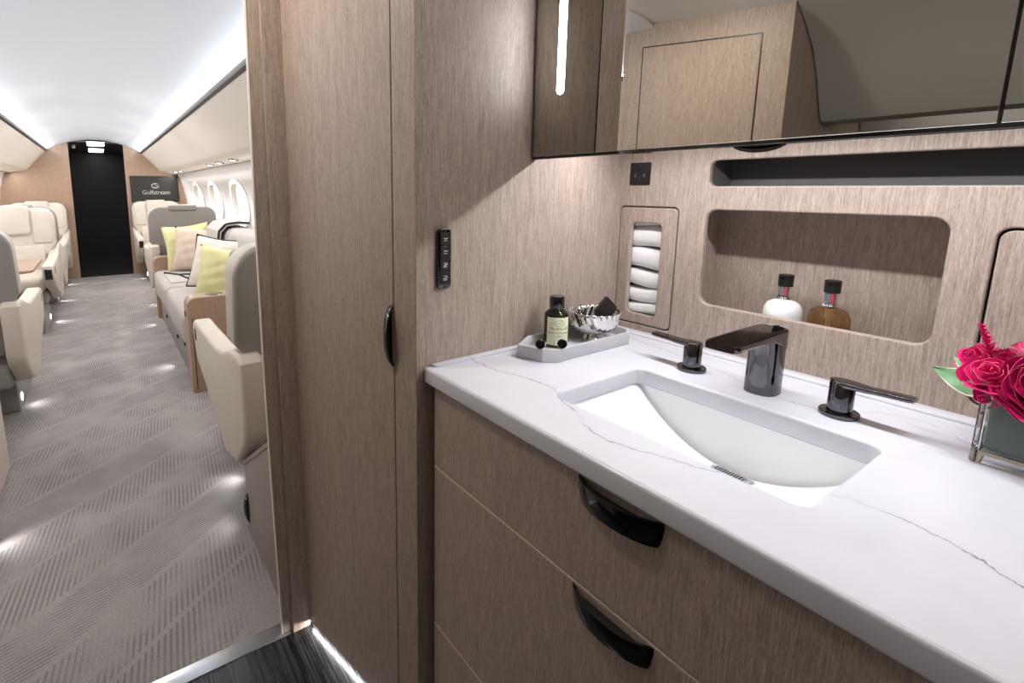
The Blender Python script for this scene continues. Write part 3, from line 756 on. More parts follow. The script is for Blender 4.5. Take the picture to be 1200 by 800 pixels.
# two studs lying in front of the bottle
for (bx_, by_), lab in (((0.7055, 0.6885), 'left black round cufflink on the tray rim before the bottle'), ((0.7440, 0.6665), 'right black round cufflink on the tray rim before the bottle')):
    dx = bx_-0.74
    t = thing('cufflink', lab, 'cufflink', (bx_, by_, TB+0.0265), 'cufflinks on the tray')
    dirv = Vector((-0.62, -0.78, 0.18)).normalized(); cc = Vector((bx_, by_, TB+0.0265+0.0098))
    rot = dirv.to_track_quat('Z', 'Y').to_matrix()
    def disc(prof, nm, mat):
        m_ = MB().lathe(prof, (0, 0, 0), 32)
        for v in m_.bm.verts: v.co = rot @ v.co + cc
        m_.build(nm, mat, t)
    disc([(0.0, 0.001), (0.0080, 0.001), (0.0092, 0.002), (0.0092, 0.004), (0.0084, 0.0048), (0.0, 0.0052)], 'face', BLACK)
    disc([(0.0, -0.0012), (0.0094, -0.0012), (0.0098, 0.0), (0.0096, 0.0018), (0.0, 0.0018)], 'rim', SILVER)
    sd = Vector((0.78, -0.62, 0)) if dx < -0.03 else Vector((-0.78, 0.62, 0))
    m_ = MB(); p0 = cc - dirv*0.002; 
    m_.tube([p0, p0-dirv*0.006+sd*0.004, p0-dirv*0.006+sd*0.013], [0.0022, 0.0030, 0.0036], 12); m_.build('post', SILVER, t)

# ------------------------------------------------------------------ glass vase with flowers
vx0, vx1, vy0, vy1 = 0.894, 1.016, 0.002, 0.124
VH = 0.098
VS = thing('glass_vase', 'square clear glass vase lined with a dark green leaf', 'vase', (0.955, 0.063, CT))
mb = MB(); b = bmesh.new()
zb = CT+0.0003
mb.bm = bmesh.new()
def vring(ins, z, r): return [b.verts.new((p[0], p[1], z)) for p in rrect(vx0+ins, vx1-ins, vy0+ins, vy1-ins, r, 3)]
rs = [vring(0.0015, zb, 0.003), vring(0, zb+0.002, 0.004), vring(0, zb+VH-0.001, 0.004), vring(0.001, zb+VH, 0.0035), vring(0.005, zb+VH, 0.002), vring(0.006, zb+VH-0.001, 0.002), vring(0.006, zb+0.017, 0.002), vring(0.008, zb+0.015, 0.002)]
for a_, c_ in zip(rs, rs[1:]):
    for i in range(len(a_)): b.faces.new((a_[i], a_[(i+1) % len(a_)], c_[(i+1) % len(c_)], c_[i]))
b.faces.new(rs[0][::-1]); b.faces.new(rs[-1]); bmesh.ops.recalc_face_normals(b, faces=b.faces[:]); mb.merge(b); mb.build('glass', GLASS, VS)
mb = MB(); mb.box(vx0+0.0085, vx1-0.0085, vy0+0.0085, vy1-0.0085, zb+0.0175, zb+0.086, 0.006); mb.build('leaf_liner', LINER, VS, label='dark green leaf wrapped inside the glass')

def rose(c, R, mat, layers, axis, seed, openness=1.0, ruffle=0.06):
    """one flower head of overlapping cupped petals around an axis"""
    rnd = random.Random(seed); mb = MB()
    q = Vector(axis).normalized().to_track_quat('Z', 'Y').to_matrix(); c = Vector(c)
    N_ = layers
    for i in range(N_):
        t_ = i/(N_-1)
        a0 = i*2.39996 + rnd.uniform(-.25, .25)
        rad = R*(0.10+0.86*t_**0.9); hgt = R*(0.95-0.30*t_)*(0.9+0.2*rnd.random()); wid = (1.15+0.25*rnd.random())*(0.95+0.25*(1-t_))
        flare = openness*(0.10+0.42*t_**1.8); ph = rnd.uniform(0, 6.28)
        def pet(u, v):
            uu = (u-0.5)*2; a = a0+uu*wid*0.75*(0.35+0.65*math.sin(min(v*1.25, 1)*PI/2))
            edge = 1-0.16*abs(uu)**3
            rr = rad*(0.30+0.70*math.sin(min(v*1.35, 1)*PI/2)) + R*flare*max(v-0.55, 0)**1.4*1.6
            rr *= 1 + ruffle*v*v*math.sin(5*uu+ph)
            z = -R*0.55*(0.35+0.65*t_) + hgt*v*edge - R*0.25*flare*max(v-0.7, 0) + R*0.03*math.sin(7*uu+ph)*v
            p = Vector((rr*math.cos(a), rr*math.sin(a), z)); return c + q @ p
        mb.grid(pet, 10, 9, m=mat[i % len(mat)] if isinstance(mat, list) else mat, thick=0.0006)
    return mb
FG = 'pink flowers in the vase'
def flower(c, R, mat, layers, axis, seed, lab, cat='flower', **k):
    tag(rose(c, R, mat, layers, axis, seed, **k).build('rose', None, ang=80), lab, cat, FG)
flower((0.936, 0.140, 1.003), 0.019, [PINK[0], PINK[1]], 14, (-0.7, 0.55, 0.45), 3, 'small magenta rose bud leaning furthest left over the vase rim')
flower((0.908, 0.119, 0.992), 0.026, [PINK[1], PINK[1], PINK[0]], 18, (-0.75, 0.15, 0.65), 5, 'bright pink rose with pale outer petals on the vase corner', openness=0.8)
flower((0.900, 0.070, 0.990), 0.040, [PINK[0], PINK[2]], 40, (-0.85, -0.05, 0.52), 9, 'big crimson ranunculus with dense petals cut by the picture edge')
flower((0.958, 0.082, 1.020), 0.030, [PINK[2], PINK[0]], 24, (-0.3, 0.1, 0.95), 11, 'deep crimson rose standing highest at the back of the vase')
flower((0.985, 0.118, 0.995), 0.026, [PINK[0], PINK[2]], 20, (0.1, 0.6, 0.8), 13, 'magenta rose behind the others beside the wood wall')
flower((0.965, 0.028, 1.002), 0.034, [PINK[1], PINK[0]], 26, (0.2, -0.5, 0.85), 15, 'pink rose at the far right of the vase')
flower((0.897, 0.118, 0.968), 0.016, [PINK[0]], 7, (-0.8, 0.3, -0.25), 17, 'drooping magenta petals hanging over the vase corner', openness=0.4)
# feathery spike
mb = MB(); base = Vector((0.928, 0.126, 1.010)); tip = Vector((0.921, 0.139, 1.051)); rnd = random.Random(4)
mb.tube([base, tip], 0.0012, 6)
for i in range(60):
    s_ = i/59; p = base.lerp(tip, s_); a = i*2.4; L_ = 0.016*(1-0.72*s_)
    d_ = (Vector((math.cos(a), math.sin(a), 0.9))).normalized(); sd = d_.cross(Vector((0, 0, 1))).normalized()*0.0022
    e = p + d_*L_; b = bmesh.new(); vs = [b.verts.new(p-sd*0.4), b.verts.new((p+e)/2-sd), b.verts.new(e), b.verts.new((p+e)/2+sd)]; b.faces.new(vs); mb.merge(b)
tag(mb.build('celosia_spike', PINK[0], ang=None), 'feathery magenta spike rising above the roses', 'flower', FG)
# spiky pale pink globe
mb = MB(); c = Vector((0.925, 0.096, 1.022)); 
mb.lathe([(0.0, -0.008), (0.008, -0.005), (0.010, 0), (0.008, 0.005), (0.0, 0.008)], tuple(c), 14)
for i in range(150):
    z_ = 1-2*(i+0.5)/150; r_ = math.sqrt(1-z_*z_); a = i*2.39996; d_ = Vector((r_*math.cos(a), r_*math.sin(a), z_)); sd = d_.cross(Vector((0.3, 0.2, 1))).normalized()*0.0011
    p = c+d_*0.007; e = c+d_*0.0185; b = bmesh.new(); b.faces.new([b.verts.new(p-sd), b.verts.new((p+e)/2-sd*1.3), b.verts.new(e), b.verts.new((p+e)/2+sd*1.3)]); mb.merge(b)
tag(mb.build('scabious', PINK[3], ang=None), 'pale pink pincushion flower nestled between the crimson roses', 'flower', FG)
def leaf(base, tip, wid, nrm, lab, droop=0.004):
    base, tip = Vector(base), Vector(tip); ax = tip-base; sd = ax.cross(Vector(nrm)).normalized(); nn = sd.cross(ax).normalized()
    def pt(u, v, k=1.0):
        wv = wid*math.sin(PI*min(v**0.8, 1))*k*(1-0.15*v); uu = (u-0.5)*2
        return base + ax*v + sd*wv*uu + nn*(0.10*wid*abs(uu) - droop*math.sin(PI*v)) + nn*0.0015*math.sin(14*v)*abs(uu)
    t = thing('leaf', lab, 'leaf', tuple(base), 'variegated leaves in the vase')
    MB().grid(lambda u, v: pt(u, v, 0.86)+nn*0.0005, 8, 14, thick=0.0005).build('blade', LEAFG, t)
    MB().grid(lambda u, v: pt(u, v), 8, 14, thick=0.0005).build('margin', LEAFW, t, label='cream edge of the leaf')
leaf((0.915, 0.112, 0.968), (0.930, 0.178, 0.981), 0.018, (-0.85, 0.1, 0.5), 'large green leaf with cream edge sticking out left of the roses')
leaf((0.905, 0.104, 0.980), (0.889, 0.092, 0.957), 0.009, (-0.9, 0.1, 0.3), 'small dark green leaf hanging over the front of the vase', 0.002)
leaf((0.915, 0.130, 0.985), (0.945, 0.163, 0.998), 0.008, (-0.7, 0.3, 0.6), 'slim green leaf tucked under the left rose bud', 0.002)

# ------------------------------------------------------------------ the setting: cabin
Y0, Y1 = 1.262, 8.45
def arc(x):   # ceiling height across the cabin
    k = (x-CX)/0.54
    return 1.885 - 0.148*abs(k)**2.0 if abs(k) < 1 else 1.737 - 0.02*(abs(k)-1)/0.25
MB().grid(lambda u, v: (CX-0.695+1.39*u, Y0+(Y1-Y0)*v, arc(CX-0.695+1.39*u)), 80, 1, thick=0.01).build('ceiling', CEIL, **STR)
for s, nm in ((1, 'right'), (-1, 'left')):
    P = lambda pts: [(CX+s*a, z) for a, z in pts]
    ex = lambda u, v, w_: (u, w_, v)
    ybeg = Y0 if s > 0 else 1.38
    # overhead valance: smooth panel that curves under into the light shelf
    outer = [(0.545, 1.708), (0.60, 1.651), (0.665, 1.580), (0.72, 1.515), (0.752, 1.474), (0.775, 1.456), (0.81, 1.446), (0.88, 1.434), (0.945, 1.424)]
    inner = [(0.945, 1.44), (0.80, 1.47), (0.72, 1.55), (0.60, 1.668), (0.552, 1.713)]
    MB().prism(P(outer+inner), ex, ybeg, Y1).build('wall_%s_valance' % nm, WHITEP, **STR)
    MB().prism(P([(0.536, 1.7165), (0.547, 1.7035), (0.553, 1.709), (0.542, 1.7215)]), ex, ybeg, Y1).build('trim_%s' % nm, BLACKM, **STR)
    # curved sidewall
    prof = [(0.99, 1.43), (1.02, 1.36), (1.055, 1.22), (1.08, 1.05), (1.09, 0.88), (1.085, 0.7), (1.06, 0.45), (1.03, 0.2), (1.01, 0.0)]
    back = [(a+0.05, z) for a, z in prof[::-1]]
    if s < 0:
        MB().prism(P(prof+back), ex, ybeg, Y1).build('wall_left_cabin', SIDE, **STR)
    else:
        wall = MB().prism(P(prof+back), ex, ybeg, Y1).build('wall_right_cabin', SIDE, **STR)
        cutters = []
        for k, yc in enumerate((7.15, 6.02, 4.90, 3.78, 2.66)):
            def oval(rx, rz): return [(yc+rx*(abs(math.cos(a))**0.85)*(1 if math.cos(a) > 0 else -1), 1.06+rz*(abs(math.sin(a))**0.85)*(1 if math.sin(a) > 0 else -1)) for a in [2*PI*i/40 for i in range(40)]]
            cutters.append(MB().prism(oval(0.30, 0.215), lambda u, v, w_: (w_, u, v), 0.9, 1.4).build('cut', None))
            fn = lambda k_, d: (lambda u, v, w_: (CX+1.10+d+w_-(v-1.06)**2*0.55-(v-1.06)*0.10, u, v))
            fr = MB().mesh(plate(oval(0.325, 0.24), [oval(0.285, 0.20)], 0.012, 0.003), fn(k, -0.028)).build('window_%d' % (k+1), SIDE, **STR)
            MB().prism(oval(0.29, 0.205), fn(k, 0.012), 0, 0.004).build('pane', SHADE_GLOW, fr)
        for c in cutters:
            m = wall.modifiers.new('b', 'BOOLEAN'); m.operation = 'DIFFERENCE'; m.object = c; m.solver = 'EXACT'
        me = bpy.data.meshes.new_from_object(wall.evaluated_get(bpy.context.evaluated_depsgraph_get()))
        wall.modifiers.clear(); wall.data = me
        for c in cutters: bpy.data.objects.remove(c)
    # dado ledge
    MB().prism(P([(0.99, 0.60), (1.08, 0.60), (1.08, 0.63), (0.985, 0.63)]), ex, ybeg, Y1, 0.004).build('trim_%s_ledge' % nm, SIDE, **STR)
# end wall with its doorway
prof = [(0.33, 0.0), (1.03, 0.0), (1.09, 0.30), (1.13, 0.7), (1.13, 1.05), (1.10, 1.25), (1.02, 1.45), (0.72, 1.63), (0.54, 1.735)]
rt_ = [(CX+a, z) for a, z in prof[1:]]; lf = [(CX-a, z) for a, z in prof[1:]][::-1]
def dome(x): return arc(x)-0.003
outl = [(0.322, 0.0)] + rt_ + [(CX+0.54*k/8, dome(CX+0.54*k/8)) for k in range(7, 4, -1)] + [(0.345, dome(0.345))]
MB().prism(outl, lambda u, v, w_: (u, w_, v), Y1-0.02, Y1+0.03).build('wall_end_right', WOOD_END, **STR)
outl = [(-0.318, 0.0), (-0.286, dome(-0.286))] + [(CX-0.54*k/8, dome(CX-0.54*k/8)) for k in range(5, 8)] + lf
MB().prism(outl, lambda u, v, w_: (u, w_, v), Y1-0.02, Y1+0.03).build('wall_end_left', WOOD_END, **STR)
VESTC = simple('vestibule_ceiling', '#8e867c', 0.35, 0.6)
MB().grid(lambda u, v: (CX-0.42+0.84*u, Y1+0.03+2.6*v, 1.862-0.03*((u-0.5)/0.5)**2), 16, 1, thick=0.01).build('ceiling_vestibule', VESTC, **STR)
MB().box(-0.42, 0.45, Y1+0.03, 11.1, -0.03, 0.0).build('floor_vestibule', FLOOR_WOOD, **STR)
DOORB = simple('black_door', '#0b0b0c', 0.5)
for x in (-0.44, 0.445): MB().box(x, x+0.02, Y1+0.03, 11.1, 0, 1.9).build('wall_vestibule', DOORB, **STR)
MB().box(-0.42, 0.45, 11.06, 11.1, 0, 1.9).build('door_1', DOORB, **STR)
for k, (ya, yb) in enumerate(((8.495, 8.64), (8.86, 9.28), (9.90, 10.85))):
    o = MB().prism(rrect(-0.075, 0.135, ya, yb, 0.03), lambda u, v, w_: (u, v, w_), 1.847, 1.852).build('ceiling_light', LAMPW)
    tag(o, ('glowing ceiling panel nearest the end doorway', 'middle glowing ceiling panel over the dark vestibule', 'deepest glowing ceiling panel above the black door')[k], 'light', 'vestibule ceiling lights')
# small glazed lamp at the doorway head
o = MB().lathe([(0.0, -0.03), (0.03, -0.028), (0.04, 0.0), (0.03, 0.02), (0.0, 0.025)], (-0.235, 8.60, 1.79), 20).build('exit_lamp', ALU)
tag(o, 'small pale round fitting under the doorway head at its left', 'light fitting')

# screen on the end wall
TV = thing('wall_screen', 'dark wall screen with white logo on the tan end wall', 'screen', (0.69, Y1-0.02, 1.215))
ys = Y1-0.02
MB().prism(rrect(0.384, 1.000, 1.030, 1.400, 0.006), lambda u, v, w_: (u, ys-w_, v), -0.002, 0.020, 0.003).build('bezel', BLACKM, TV)
MB().prism(rrect(0.398, 0.986, 1.046, 1.386, 0.003), lambda u, v, w_: (u, ys-w_, v), 0.018, 0.0208).build('display', SCREEN, TV)
mb = MB()
mb.mesh(text_mesh('Gulfstream', 0.082, 0.0006), lambda u, v, w_: (0.705+u*0.98, ys-0.0216-w_, 1.165+v))
def ringseg(a0, a1, rx, rz, w0, cx, cz, n_=20):
    pts = []
    for i in range(n_+1):
        a = a0+(a1-a0)*i/n_; pts.append((cx+rx*math.cos(a), cz+rz*math.sin(a)))
    for i in range(n_, -1, -1):
        a = a0+(a1-a0)*i/n_; t_ = w0*math.sin(PI*i/n_)**0.6+0.0008; pts.append((cx+(rx-t_)*math.cos(a), cz+(rz-t_)*math.sin(a)))
    mb.prism(pts, lambda u, v, w_: (u, ys-0.0212-w_, v), 0, 0.001)
ringseg(math.radians(35), math.radians(200), 0.050, 0.036, 0.013, 0.697, 1.262)
ringseg(math.radians(185), math.radians(352), 0.050, 0.036, 0.013, 0.697, 1.262)
mb.prism([(0.690, 1.264), (0.747, 1.256), (0.747, 1.262), (0.700, 1.269)], lambda u, v, w_: (u, ys-0.0212-w_, v), 0, 0.001)
mb.build('logo', LOGO, TV, label='pale round emblem above a pale word', ang=None)

# reading lights under the right valance
for k, y in enumerate((7.50, 7.05, 5.06, 4.62, 4.10)):
    t = thing('reading_light', ('reading light furthest along the right valance near the screen', 'second furthest reading light under the right valance', 'third reading light counting from the screen end',
              'reading light second nearest the wood cupboard', 'reading light nearest the wood cupboard')[k], 'light', (CX+0.862, y, 1.432), 'reading lights under the right valance')
    MB().box(CX+0.838, CX+0.892, y-0.055, y+0.055, 1.4315, 1.438, 0.002, 1, tf=lambda x, yy, z: (x, yy, z-(x-CX-0.862)*0.17)).build('housing', BLACKM, t)
    MB().box(CX+0.848, CX+0.880, y-0.012, y+0.040, 1.4302, 1.4325, 0.001, 1, tf=lambda x, yy, z: (x, yy, z-(x-CX-0.862)*0.17)).build('lens', LAMPW, t)

# ------------------------------------------------------------------ cabin seats
def recl(z): return 0.0 if z < 0.42 else (z-0.42)*0.17          # backrest leans backwards with height
SEATD = 0.0
def make_seat():
    t = thing('armchair', 'seat', 'seat')
    L_ = dict(world=False)
    # local: y = 0 rear of the backrest at its top, +y the way the sitter faces
    lean = lambda x, y, z: (x, y + 0.11 - recl(z), z)
    def shoulders(W, Wb, zb, zs, zt, r):
        top = [(W-r+r*math.cos(math.radians(a)), zt-r+r*math.sin(math.radians(a))) for a in range(0, 91, 10)]
        right = [(Wb, zb), (Wb, zs-0.06), (Wb+(W-Wb)*0.45, zs-0.02), (W, zs+0.05)] + top
        return right + [(-x, z) for x, z in right[::-1]]
    sh = shoulders(0.307, 0.228, 0.40, 0.66, 1.045, 0.11)
    MB().prism(sh, lambda u, v, w_: (u, w_, v), 0.0, 0.045, 0.014, 3, tf=lean).build('back_shell', LEATH_G, t, **L_)
    br = shoulders(0.304, 0.226, 0.42, 0.66, 1.040, 0.105)
    MB().box(-0.243, 0.243, 0.045, 0.115, 0.31, 0.395, 0.012, 2, tf=lean).build('lower_shell', LEATH_G, t, **L_)
    MB().prism(br, lambda u, v, w_: (u, w_, v), 0.035, 0.185, 0.030, 4, tf=lean).build('backrest', LEATH, t, **L_)
    mb = MB()
    mb.box(-0.215, 0.215, 0.165, 0.205, 0.43, 0.70, 0.018, 3, tf=lean); mb.box(-0.282, -0.13, 0.165, 0.198, 0.715, 1.015, 0.018, 3, tf=lean); mb.box(0.13, 0.282, 0.165, 0.198, 0.715, 1.015, 0.018, 3, tf=lean)
    mb.build('back_cushion', LEATH, t, **L_)
    mb = MB(); mb.prism(rrect(-0.122, 0.122, 0.80, 1.062, 0.03), lambda u, v, w_: (u, w_, v), 0.10, 0.218, 0.02, 3, tf=lean)
    hd = mb.build('headrest', LEATH, t, **L_)
    MB().prism(rrect(-0.125, 0.125, 1.005, 1.062, 0.02), lambda u, v, w_: (u, w_, v), -0.014, 0.10, 0.012, 3, tf=lean).build('headrest_flap', LEATH_G, hd, label='grey flap over the top of the backrest', **L_)
    MB().box(-0.230, 0.230, 0.20, 0.86, 0.345, 0.475, 0.045, 4).build('seat_cushion', LEATH, t, **L_)
    MB().box(-0.230, 0.230, 0.10, 0.80, 0.225, 0.350, 0.025, 3).build('seat_pan', LEATH_G, t, **L_)
    for s in (-1, 1):
        pl = [(0.015, 0.375), (0.0, 0.42), (0.0, 0.665), (0.03, 0.685), (0.16, 0.672), (0.30, 0.628), (0.45, 0.606), (0.80, 0.600), (0.97, 0.600), (1.015, 0.585), (1.025, 0.555),
              (1.00, 0.47), (0.93, 0.40), (0.66, 0.315), (0.50, 0.245), (0.36, 0.20), (0.16, 0.25)]
        x0, x1 = (0.232, 0.314) if s > 0 else (-0.314, -0.232)
        ar = MB().prism(pl, lambda u, v, w_: (w_, u, v), x0, x1, 0.018, 3).build('armrest', LEATH, t, **L_)
        MB().box(s*0.273-0.027, s*0.273+0.027, 0.99, 1.0275, 0.470, 0.562, 0.004, 1, tf=lambda x, y, z: (x, y-max(0, 0.56-z)*0.28, z)).build('storage_slot', BLACK, ar, label='black slot in the armrest end', **L_)
        MB().box(s*0.308, s*0.3155, 0.915, 0.930, 0.515, 0.565, 0.002, 1).build('seat_control', BLACK, ar, label='small black control', **L_)
    MB().prism([(-0.205, 0.0), (0.205, 0.0), (0.205, 0.14), (0.17, 0.235), (-0.17, 0.235), (-0.205, 0.14)], lambda u, v, w_: (u, w_, v), 0.40, 0.93, 0.006, 1).build('pedestal', LEATH_G, t, **L_)
    for s in (-1, 1):
        MB().lathe([(0.0, 0), (0.018, 0), (0.018, 0.004), (0.0, 0.005)], (0, 0, 0), 20, axis='x').build('floor_light', FLLAMP, t, label='round white floor light', **L_)
    return t
def fix_lights(t):
    ls = [c for c in t.children if c.name.startswith('floor_light')]
    for o, s in zip(ls, (-1, 1)): o.location = (s*0.2045, 0.49, 0.058); o.scale = (s, 1, 1.3)
SEATS = [(CX-0.695, 3.05, 0, 'cream and grey seat nearest on the left, seen from behind'),
         (CX-0.700, 6.20, PI, 'cream seat on the left facing the camera across a wood table'),
         (CX-0.700, 6.29, 0, 'cream seat back to back with the left seat behind the table, mostly hidden'),
         (CX-0.700, 8.41, PI, 'cream seat on the left against the tan end wall'),
         (CX+0.622, 1.62, 0, 'grey backed seat right beside the wood cupboard, seen from behind'),
         (CX+0.665, 5.52, 0, 'grey backed seat with small headrest pad beyond the divan cushions'),
         (CX+0.655, 8.41, PI, 'cream seat on the right below the wall screen')]
proto = make_seat(); fix_lights(proto)
for i, (x, y, rz, lab) in enumerate(SEATS):
    o = proto if i == 0 else copy_tree(proto)
    o.location = (x, y, 0.0); o.rotation_euler = (0, 0, rz); tag(o, lab, 'seat', 'cabin seats')
    s = 1 if x < 0 else -1
    yy = y + (0.49 if rz == 0 else -0.49)
    d = bpy.data.lights.new('floor_spot', 'SPOT'); d.energy = 0.9; d.spot_size = math.radians(120); d.spot_blend = 1; d.shadow_soft_size = 0.012
    l = bpy.data.objects.new('floor_spot', d); COL.objects.link(l); l.location = (x+s*0.228, yy, 0.058)
    l.rotation_euler = Vector((s*1.0, -0.25, -0.55)).to_track_quat('-Z', 'Y').to_euler()
# rear end of another cabinet by the left edge
o = MB().prism([(2.05, 0.0), (2.74, 0.0), (2.75, 0.46), (2.72, 0.54), (2.62, 0.59), (2.05, 0.60)], lambda u, v, w_: (w_, u, v), -0.95, -0.440, 0.02, 3).build('side_console', LEATH)
tag(o, 'cream rounded console end at the left edge beside the aisle', 'console')
d = bpy.data.lights.new('floor_spot', 'SPOT'); d.energy = 1.2; d.spot_size = math.radians(120); d.spot_blend = 1; d.shadow_soft_size = 0.012
l = bpy.data.objects.new('floor_spot', d); COL.objects.link(l); l.location = (-0.425, 2.12, 0.06); l.rotation_euler = Vector((1.0, -0.25, -0.5)).to_track_quat('-Z', 'Y').to_euler()

# tables on the left
for k, (yc, lab) in enumerate(((4.66, 'pale wood fold-out table between the two nearest left seats'),)):
    t = thing('cabin_table', lab, 'table', (CX-0.70, yc, 0))
    MB().prism(rrect(CX-1.0, CX-0.44, yc-0.36, yc+0.36, 0.06), lambda u, v, w_: (u, v, w_), 0.655, 0.675, 0.004).build('tabletop', WOOD_END, t)
    MB().box(CX-0.98, CX-0.90, yc-0.30, yc+0.30, 0.10, 0.655, 0.005).build('support', LEATH_G, t)

# low cabinet behind the near right seat
t = thing('low_cabinet', 'taupe low cabinet with slanted top at the foot of the partition', 'cabinet', (0.6, 1.5, 0))
pl = [(1.264, 0.0), (1.742, 0.0), (1.742, 0.268), (1.264, 0.580)]
MB().prism(pl, lambda u, v, w_: (w_, u, v), 0.342, 0.98, 0.004, 2).build('body', TAUPE, t)
MB().prism([(1.264, 0.566), (1.745, 0.252), (1.748, 0.268), (1.264, 0.584)], lambda u, v, w_: (w_, u, v), 0.339, 0.983, 0.002, 1).build('lid', TAUPE, t)
mb = half_moon(lambda a, o, dn: (0.342-o*0.9, 1.722+dn, 0.10+a), 0.115, 0.018, 0.014); mb.build('handle', BLACK, t)
l = bpy.data.lights.new('floor_spot', 'SPOT'); l.energy = 0.6; l.spot_size = math.radians(130); l.spot_blend = 1; l.shadow_soft_size = 0.01
lo_ = bpy.data.objects.new('floor_spot', l); COL.objects.link(lo_); lo_.location = (0.325, 1.78, 0.10); lo_.rotation_euler = Vector((-1, 0.2, -0.6)).to_track_quat('-Z', 'Y').to_euler()

# ------------------------------------------------------------------ divan
DX = 0.372
DV = thing('divan', 'grey three-place divan with wood end consoles along the right side', 'divan', (0.7, 4.3, 0))
def console(y0, y1, ztop, nm, lab):
    c = MB().prism([(DX, 0.0)] + [(DX, ztop-0.05)] + [(DX+0.05-0.05*math.cos(math.radians(a)), ztop-0.05+0.05*math.sin(math.radians(a))) for a in (20, 45, 70, 90)] + [(1.0, ztop), (1.0, 0.0)],
                   lambda u, v, w_: (u, w_, v), y0, y1, 0.004, 1).build(nm, WOOD_END, DV, label=lab)
    return c
c1 = console(3.20, 3.345, 0.585, 'end_console', 'wood end console with black cup ring nearest the camera')
MB().prism([(0.392, 0.02), (0.397, 0.02), (0.397, 0.46), (0.392, 0.46)], lambda u, v, w_: (u, w_, v), 3.1985, 3.202).build('panel_gap', BLACKM, c1)
MB().lathe([(0.0, 0), (0.048, 0), (0.052, 0.003), (0.046, 0.005), (0.0, 0.0035)], (0.535, 3.272, 0.584), 28).build('cup_ring', BLACK, c1)
MB().lathe([(0.0, 0), (0.048, 0), (0.052, 0.003), (0.046, 0.005), (0.0, 0.0035)], (0.70, 3.272, 0.584), 28).build('cup_ring', BLACK, c1)
MB().lathe([(0.0, -0.004), (0.018, -0.004), (0.018, 0.004), (0.012, 0.006), (0.0, 0.006)], (DX-0.002, 3.30, 0.475), 20, axis='x').build('catch', BLACK, c1)
c2 = console(5.34, 5.48, 0.585, 'end_console', 'wood end console at the far end')
MB().lathe([(0.0, 0), (0.048, 0), (0.052, 0.003), (0.046, 0.005), (0.0, 0.0035)], (0.57, 5.41, 0.584), 28).build('cup_ring', BLACK, c2)
MB().box(DX+0.03, 1.0, 3.346, 5.339, 0.0, 0.26, 0.006).build('base', LEATH_G, DV)
for k in range(2):
    y0 = 3.347 + k*0.9965
    MB().box(DX-0.012, 0.90, y0, y0+0.994, 0.235, 0.465, 0.055, 4, tf=lambda x, y, z: (x-(z-0.235)*0.0, y, z)).build('seat_cushion', FAB, DV)
    MB().box(0.78, 1.01, y0, y0+0.994, 0.42, 0.90, 0.07, 4, tf=lambda x, y, z: (x+(z-0.42)*0.14, y, z)).build('back_cushion', FAB, DV)
for y in (3.62, 4.02, 4.72):
    MB().lathe([(0.0, -0.006), (0.016, -0.006), (0.016, 0.004), (0.010, 0.006), (0.0, 0.006)], (DX+0.016-0.0, y, 0.15 if y > 3.9 else 0.20), 18, axis='x').build('catch', BLACK, DV)
for y in (3.80, 5.1):
    l = bpy.data.lights.new('floor_spot', 'SPOT'); l.energy = 0.9; l.spot_size = math.radians(120); l.spot_blend = 1; l.shadow_soft_size = 0.01
    o = bpy.data.objects.new('floor_spot', l); COL.objects.link(o); o.location = (0.345, y, 0.07); o.rotation_euler = Vector((-1, -0.1, -0.6)).to_track_quat('-Z', 'Y').to_euler()

# cushions
def pillow(name, lab, loc, W, H, T, mat, nrm, roll=0.0, back=None, sag=0.0, trim=None):
    n_ = Vector(nrm).normalized(); upv = Vector((0, 0, 1)); rx = upv.cross(n_).normalized(); uy = n_.cross(rx)
    if roll: q = Matrix.Rotation(roll, 3, n_); rx = q @ rx; uy = q @ uy
    c = Vector(loc)
    def pt(u, v, s):
        a, b_ = 2*u-1, 2*v-1
        k = (1-abs(a)**2.6)*(1-abs(b_)**2.6); pin = 1-0.085*(a*a*(1-b_*b_*0) + 0)*(1-abs(b_))*0 
        xx = a*W/2*(1-0.10*(1-abs(b_)**1.5)*abs(a)**3); yy = b_*H/2*(1-0.10*(1-abs(a)**1.5)*abs(b_)**3)
        wr = 0.006*math.sin(9*a+4*b_+c.y*7)*k + 0.004*math.sin(15*b_-5*a)*k
        return c + rx*xx + uy*yy + n_*(s*(T/2*k**0.55) + wr*s)
    mb = MB(); mb.grid(lambda u, v: pt(u, v, 1), 20, 20, m=mat); mb.grid(lambda u, v: pt(u, v, -1), 20, 20, m=back or mat)
    bmesh.ops.remove_doubles(mb.bm, verts=mb.bm.verts[:], dist=1e-5); bmesh.ops.recalc_face_normals(mb.bm, faces=mb.bm.faces[:])
    if trim:
        t = thing(name, lab, 'cushion', tuple(c), 'scatter cushions on the divan')
        mb.build('cover', None, t, ang=70)
        pts = [pt(u, 0, 1) for u in [i/12 for i in range(13)]] + [pt(1, v/12, 1) for v in range(1, 13)] + [pt(1-u/12, 1, 1) for u in range(1, 13)] + [pt(0, 1-v/12, 1) for v in range(1, 13)]
        MB().tube(pts, 0.006, 8).build('piping', trim, t, label='black edge')
    else:
        o = mb.build(name, None, ang=70); tag(o, lab, 'cushion', 'scatter cushions on the divan')
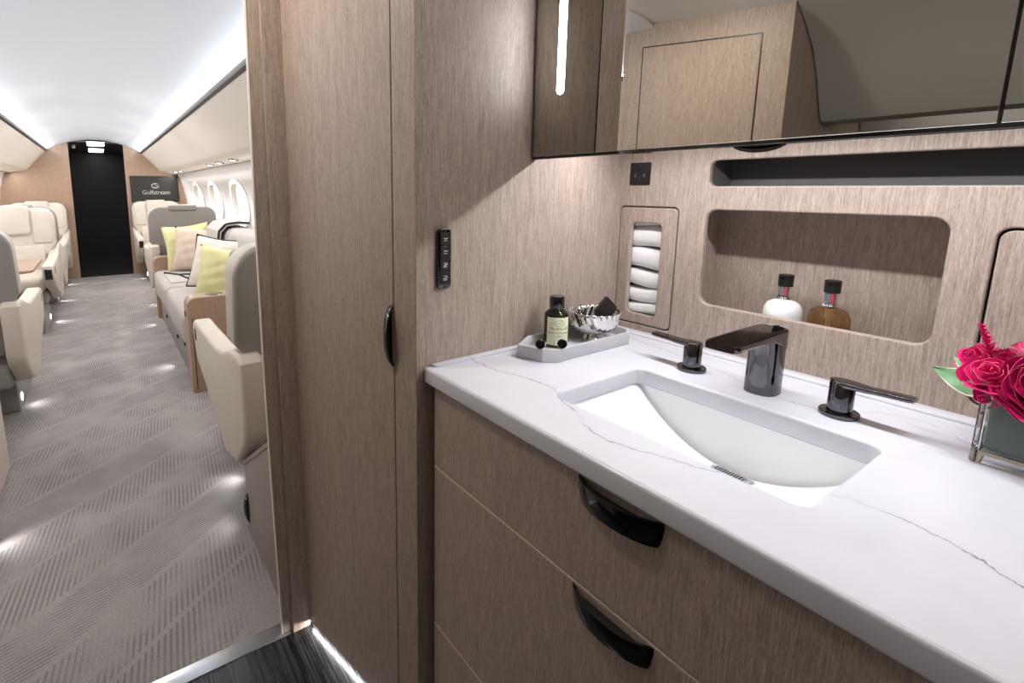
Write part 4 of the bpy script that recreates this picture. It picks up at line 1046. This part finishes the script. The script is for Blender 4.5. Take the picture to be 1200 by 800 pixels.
pillow('cushion', 'lime yellow cushion half hidden behind the plain beige one', (0.655, 5.20, 0.685), 0.40, 0.42, 0.13, YEL, (-0.25, -1, 0.20), 0.10)
pillow('cushion', 'plain beige silk cushion leaning at the far end of the divan', (0.715, 5.03, 0.665), 0.42, 0.41, 0.15, BEIGE, (-0.35, -1, 0.25), -0.10, back=DARKF)
pillow('cushion', 'cream cushion with black edge standing in the middle of the divan', (0.700, 4.02, 0.665), 0.42, 0.40, 0.13, CREAMF, (-0.62, -0.75, 0.30), -0.12, back=DARKF, trim=DARKF)
pillow('cushion', 'crumpled lime yellow cushion next to the near wood console', (0.675, 3.66, 0.640), 0.36, 0.37, 0.15, YEL, (-0.45, -1, 0.20), -0.15)
# throw blanket over seat and back
t = thing('throw_blanket', 'folded grey throw with black border lying on the divan seat', 'blanket', (0.55, 4.75, 0.465))
MB().box(0.42, 0.80, 4.50, 5.02, 0.463, 0.477, 0.005, 2, tf=lambda x, y, z: (x, y, z+0.003*math.sin(18*x+9*y))).build('cloth', THROW, t)
mb = MB(); mb.tube([(0.425, 5.0, 0.482), (0.52, 4.84, 0.481), (0.80, 4.76, 0.480)], 0.010, 8); mb.tube([(0.52, 4.84, 0.481), (0.56, 4.62, 0.481), (0.60, 4.50, 0.480)], 0.008, 8); mb.build('border', DARKF, t, label='black border')
t = thing('throw_blanket', 'grey throw with black border draped over the divan back', 'blanket', (0.9, 4.6, 0.47))
def drape(u, v):
    y = 4.40+0.62*u
    path = [(0.755, 0.50), (0.765, 0.60), (0.785, 0.75), (0.805, 0.87), (0.86, 0.925), (0.96, 0.935), (1.05, 0.925)]
    k = v*(len(path)-1); i = min(int(k), len(path)-2); f = k-i
    x = path[i][0]*(1-f)+path[i+1][0]*f; z = path[i][1]*(1-f)+path[i+1][1]*f
    return (x, y, z+0.004*math.sin(20*u))
MB().grid(drape, 16, 30, thick=0.008).build('cloth', THROW, t)
mb = MB(); mb.tube([Vector(drape(0.02, v/20))+Vector((-0.006, 0, 0.006)) for v in range(21)], 0.010, 8); mb.build('border', DARKF, t, label='black border')
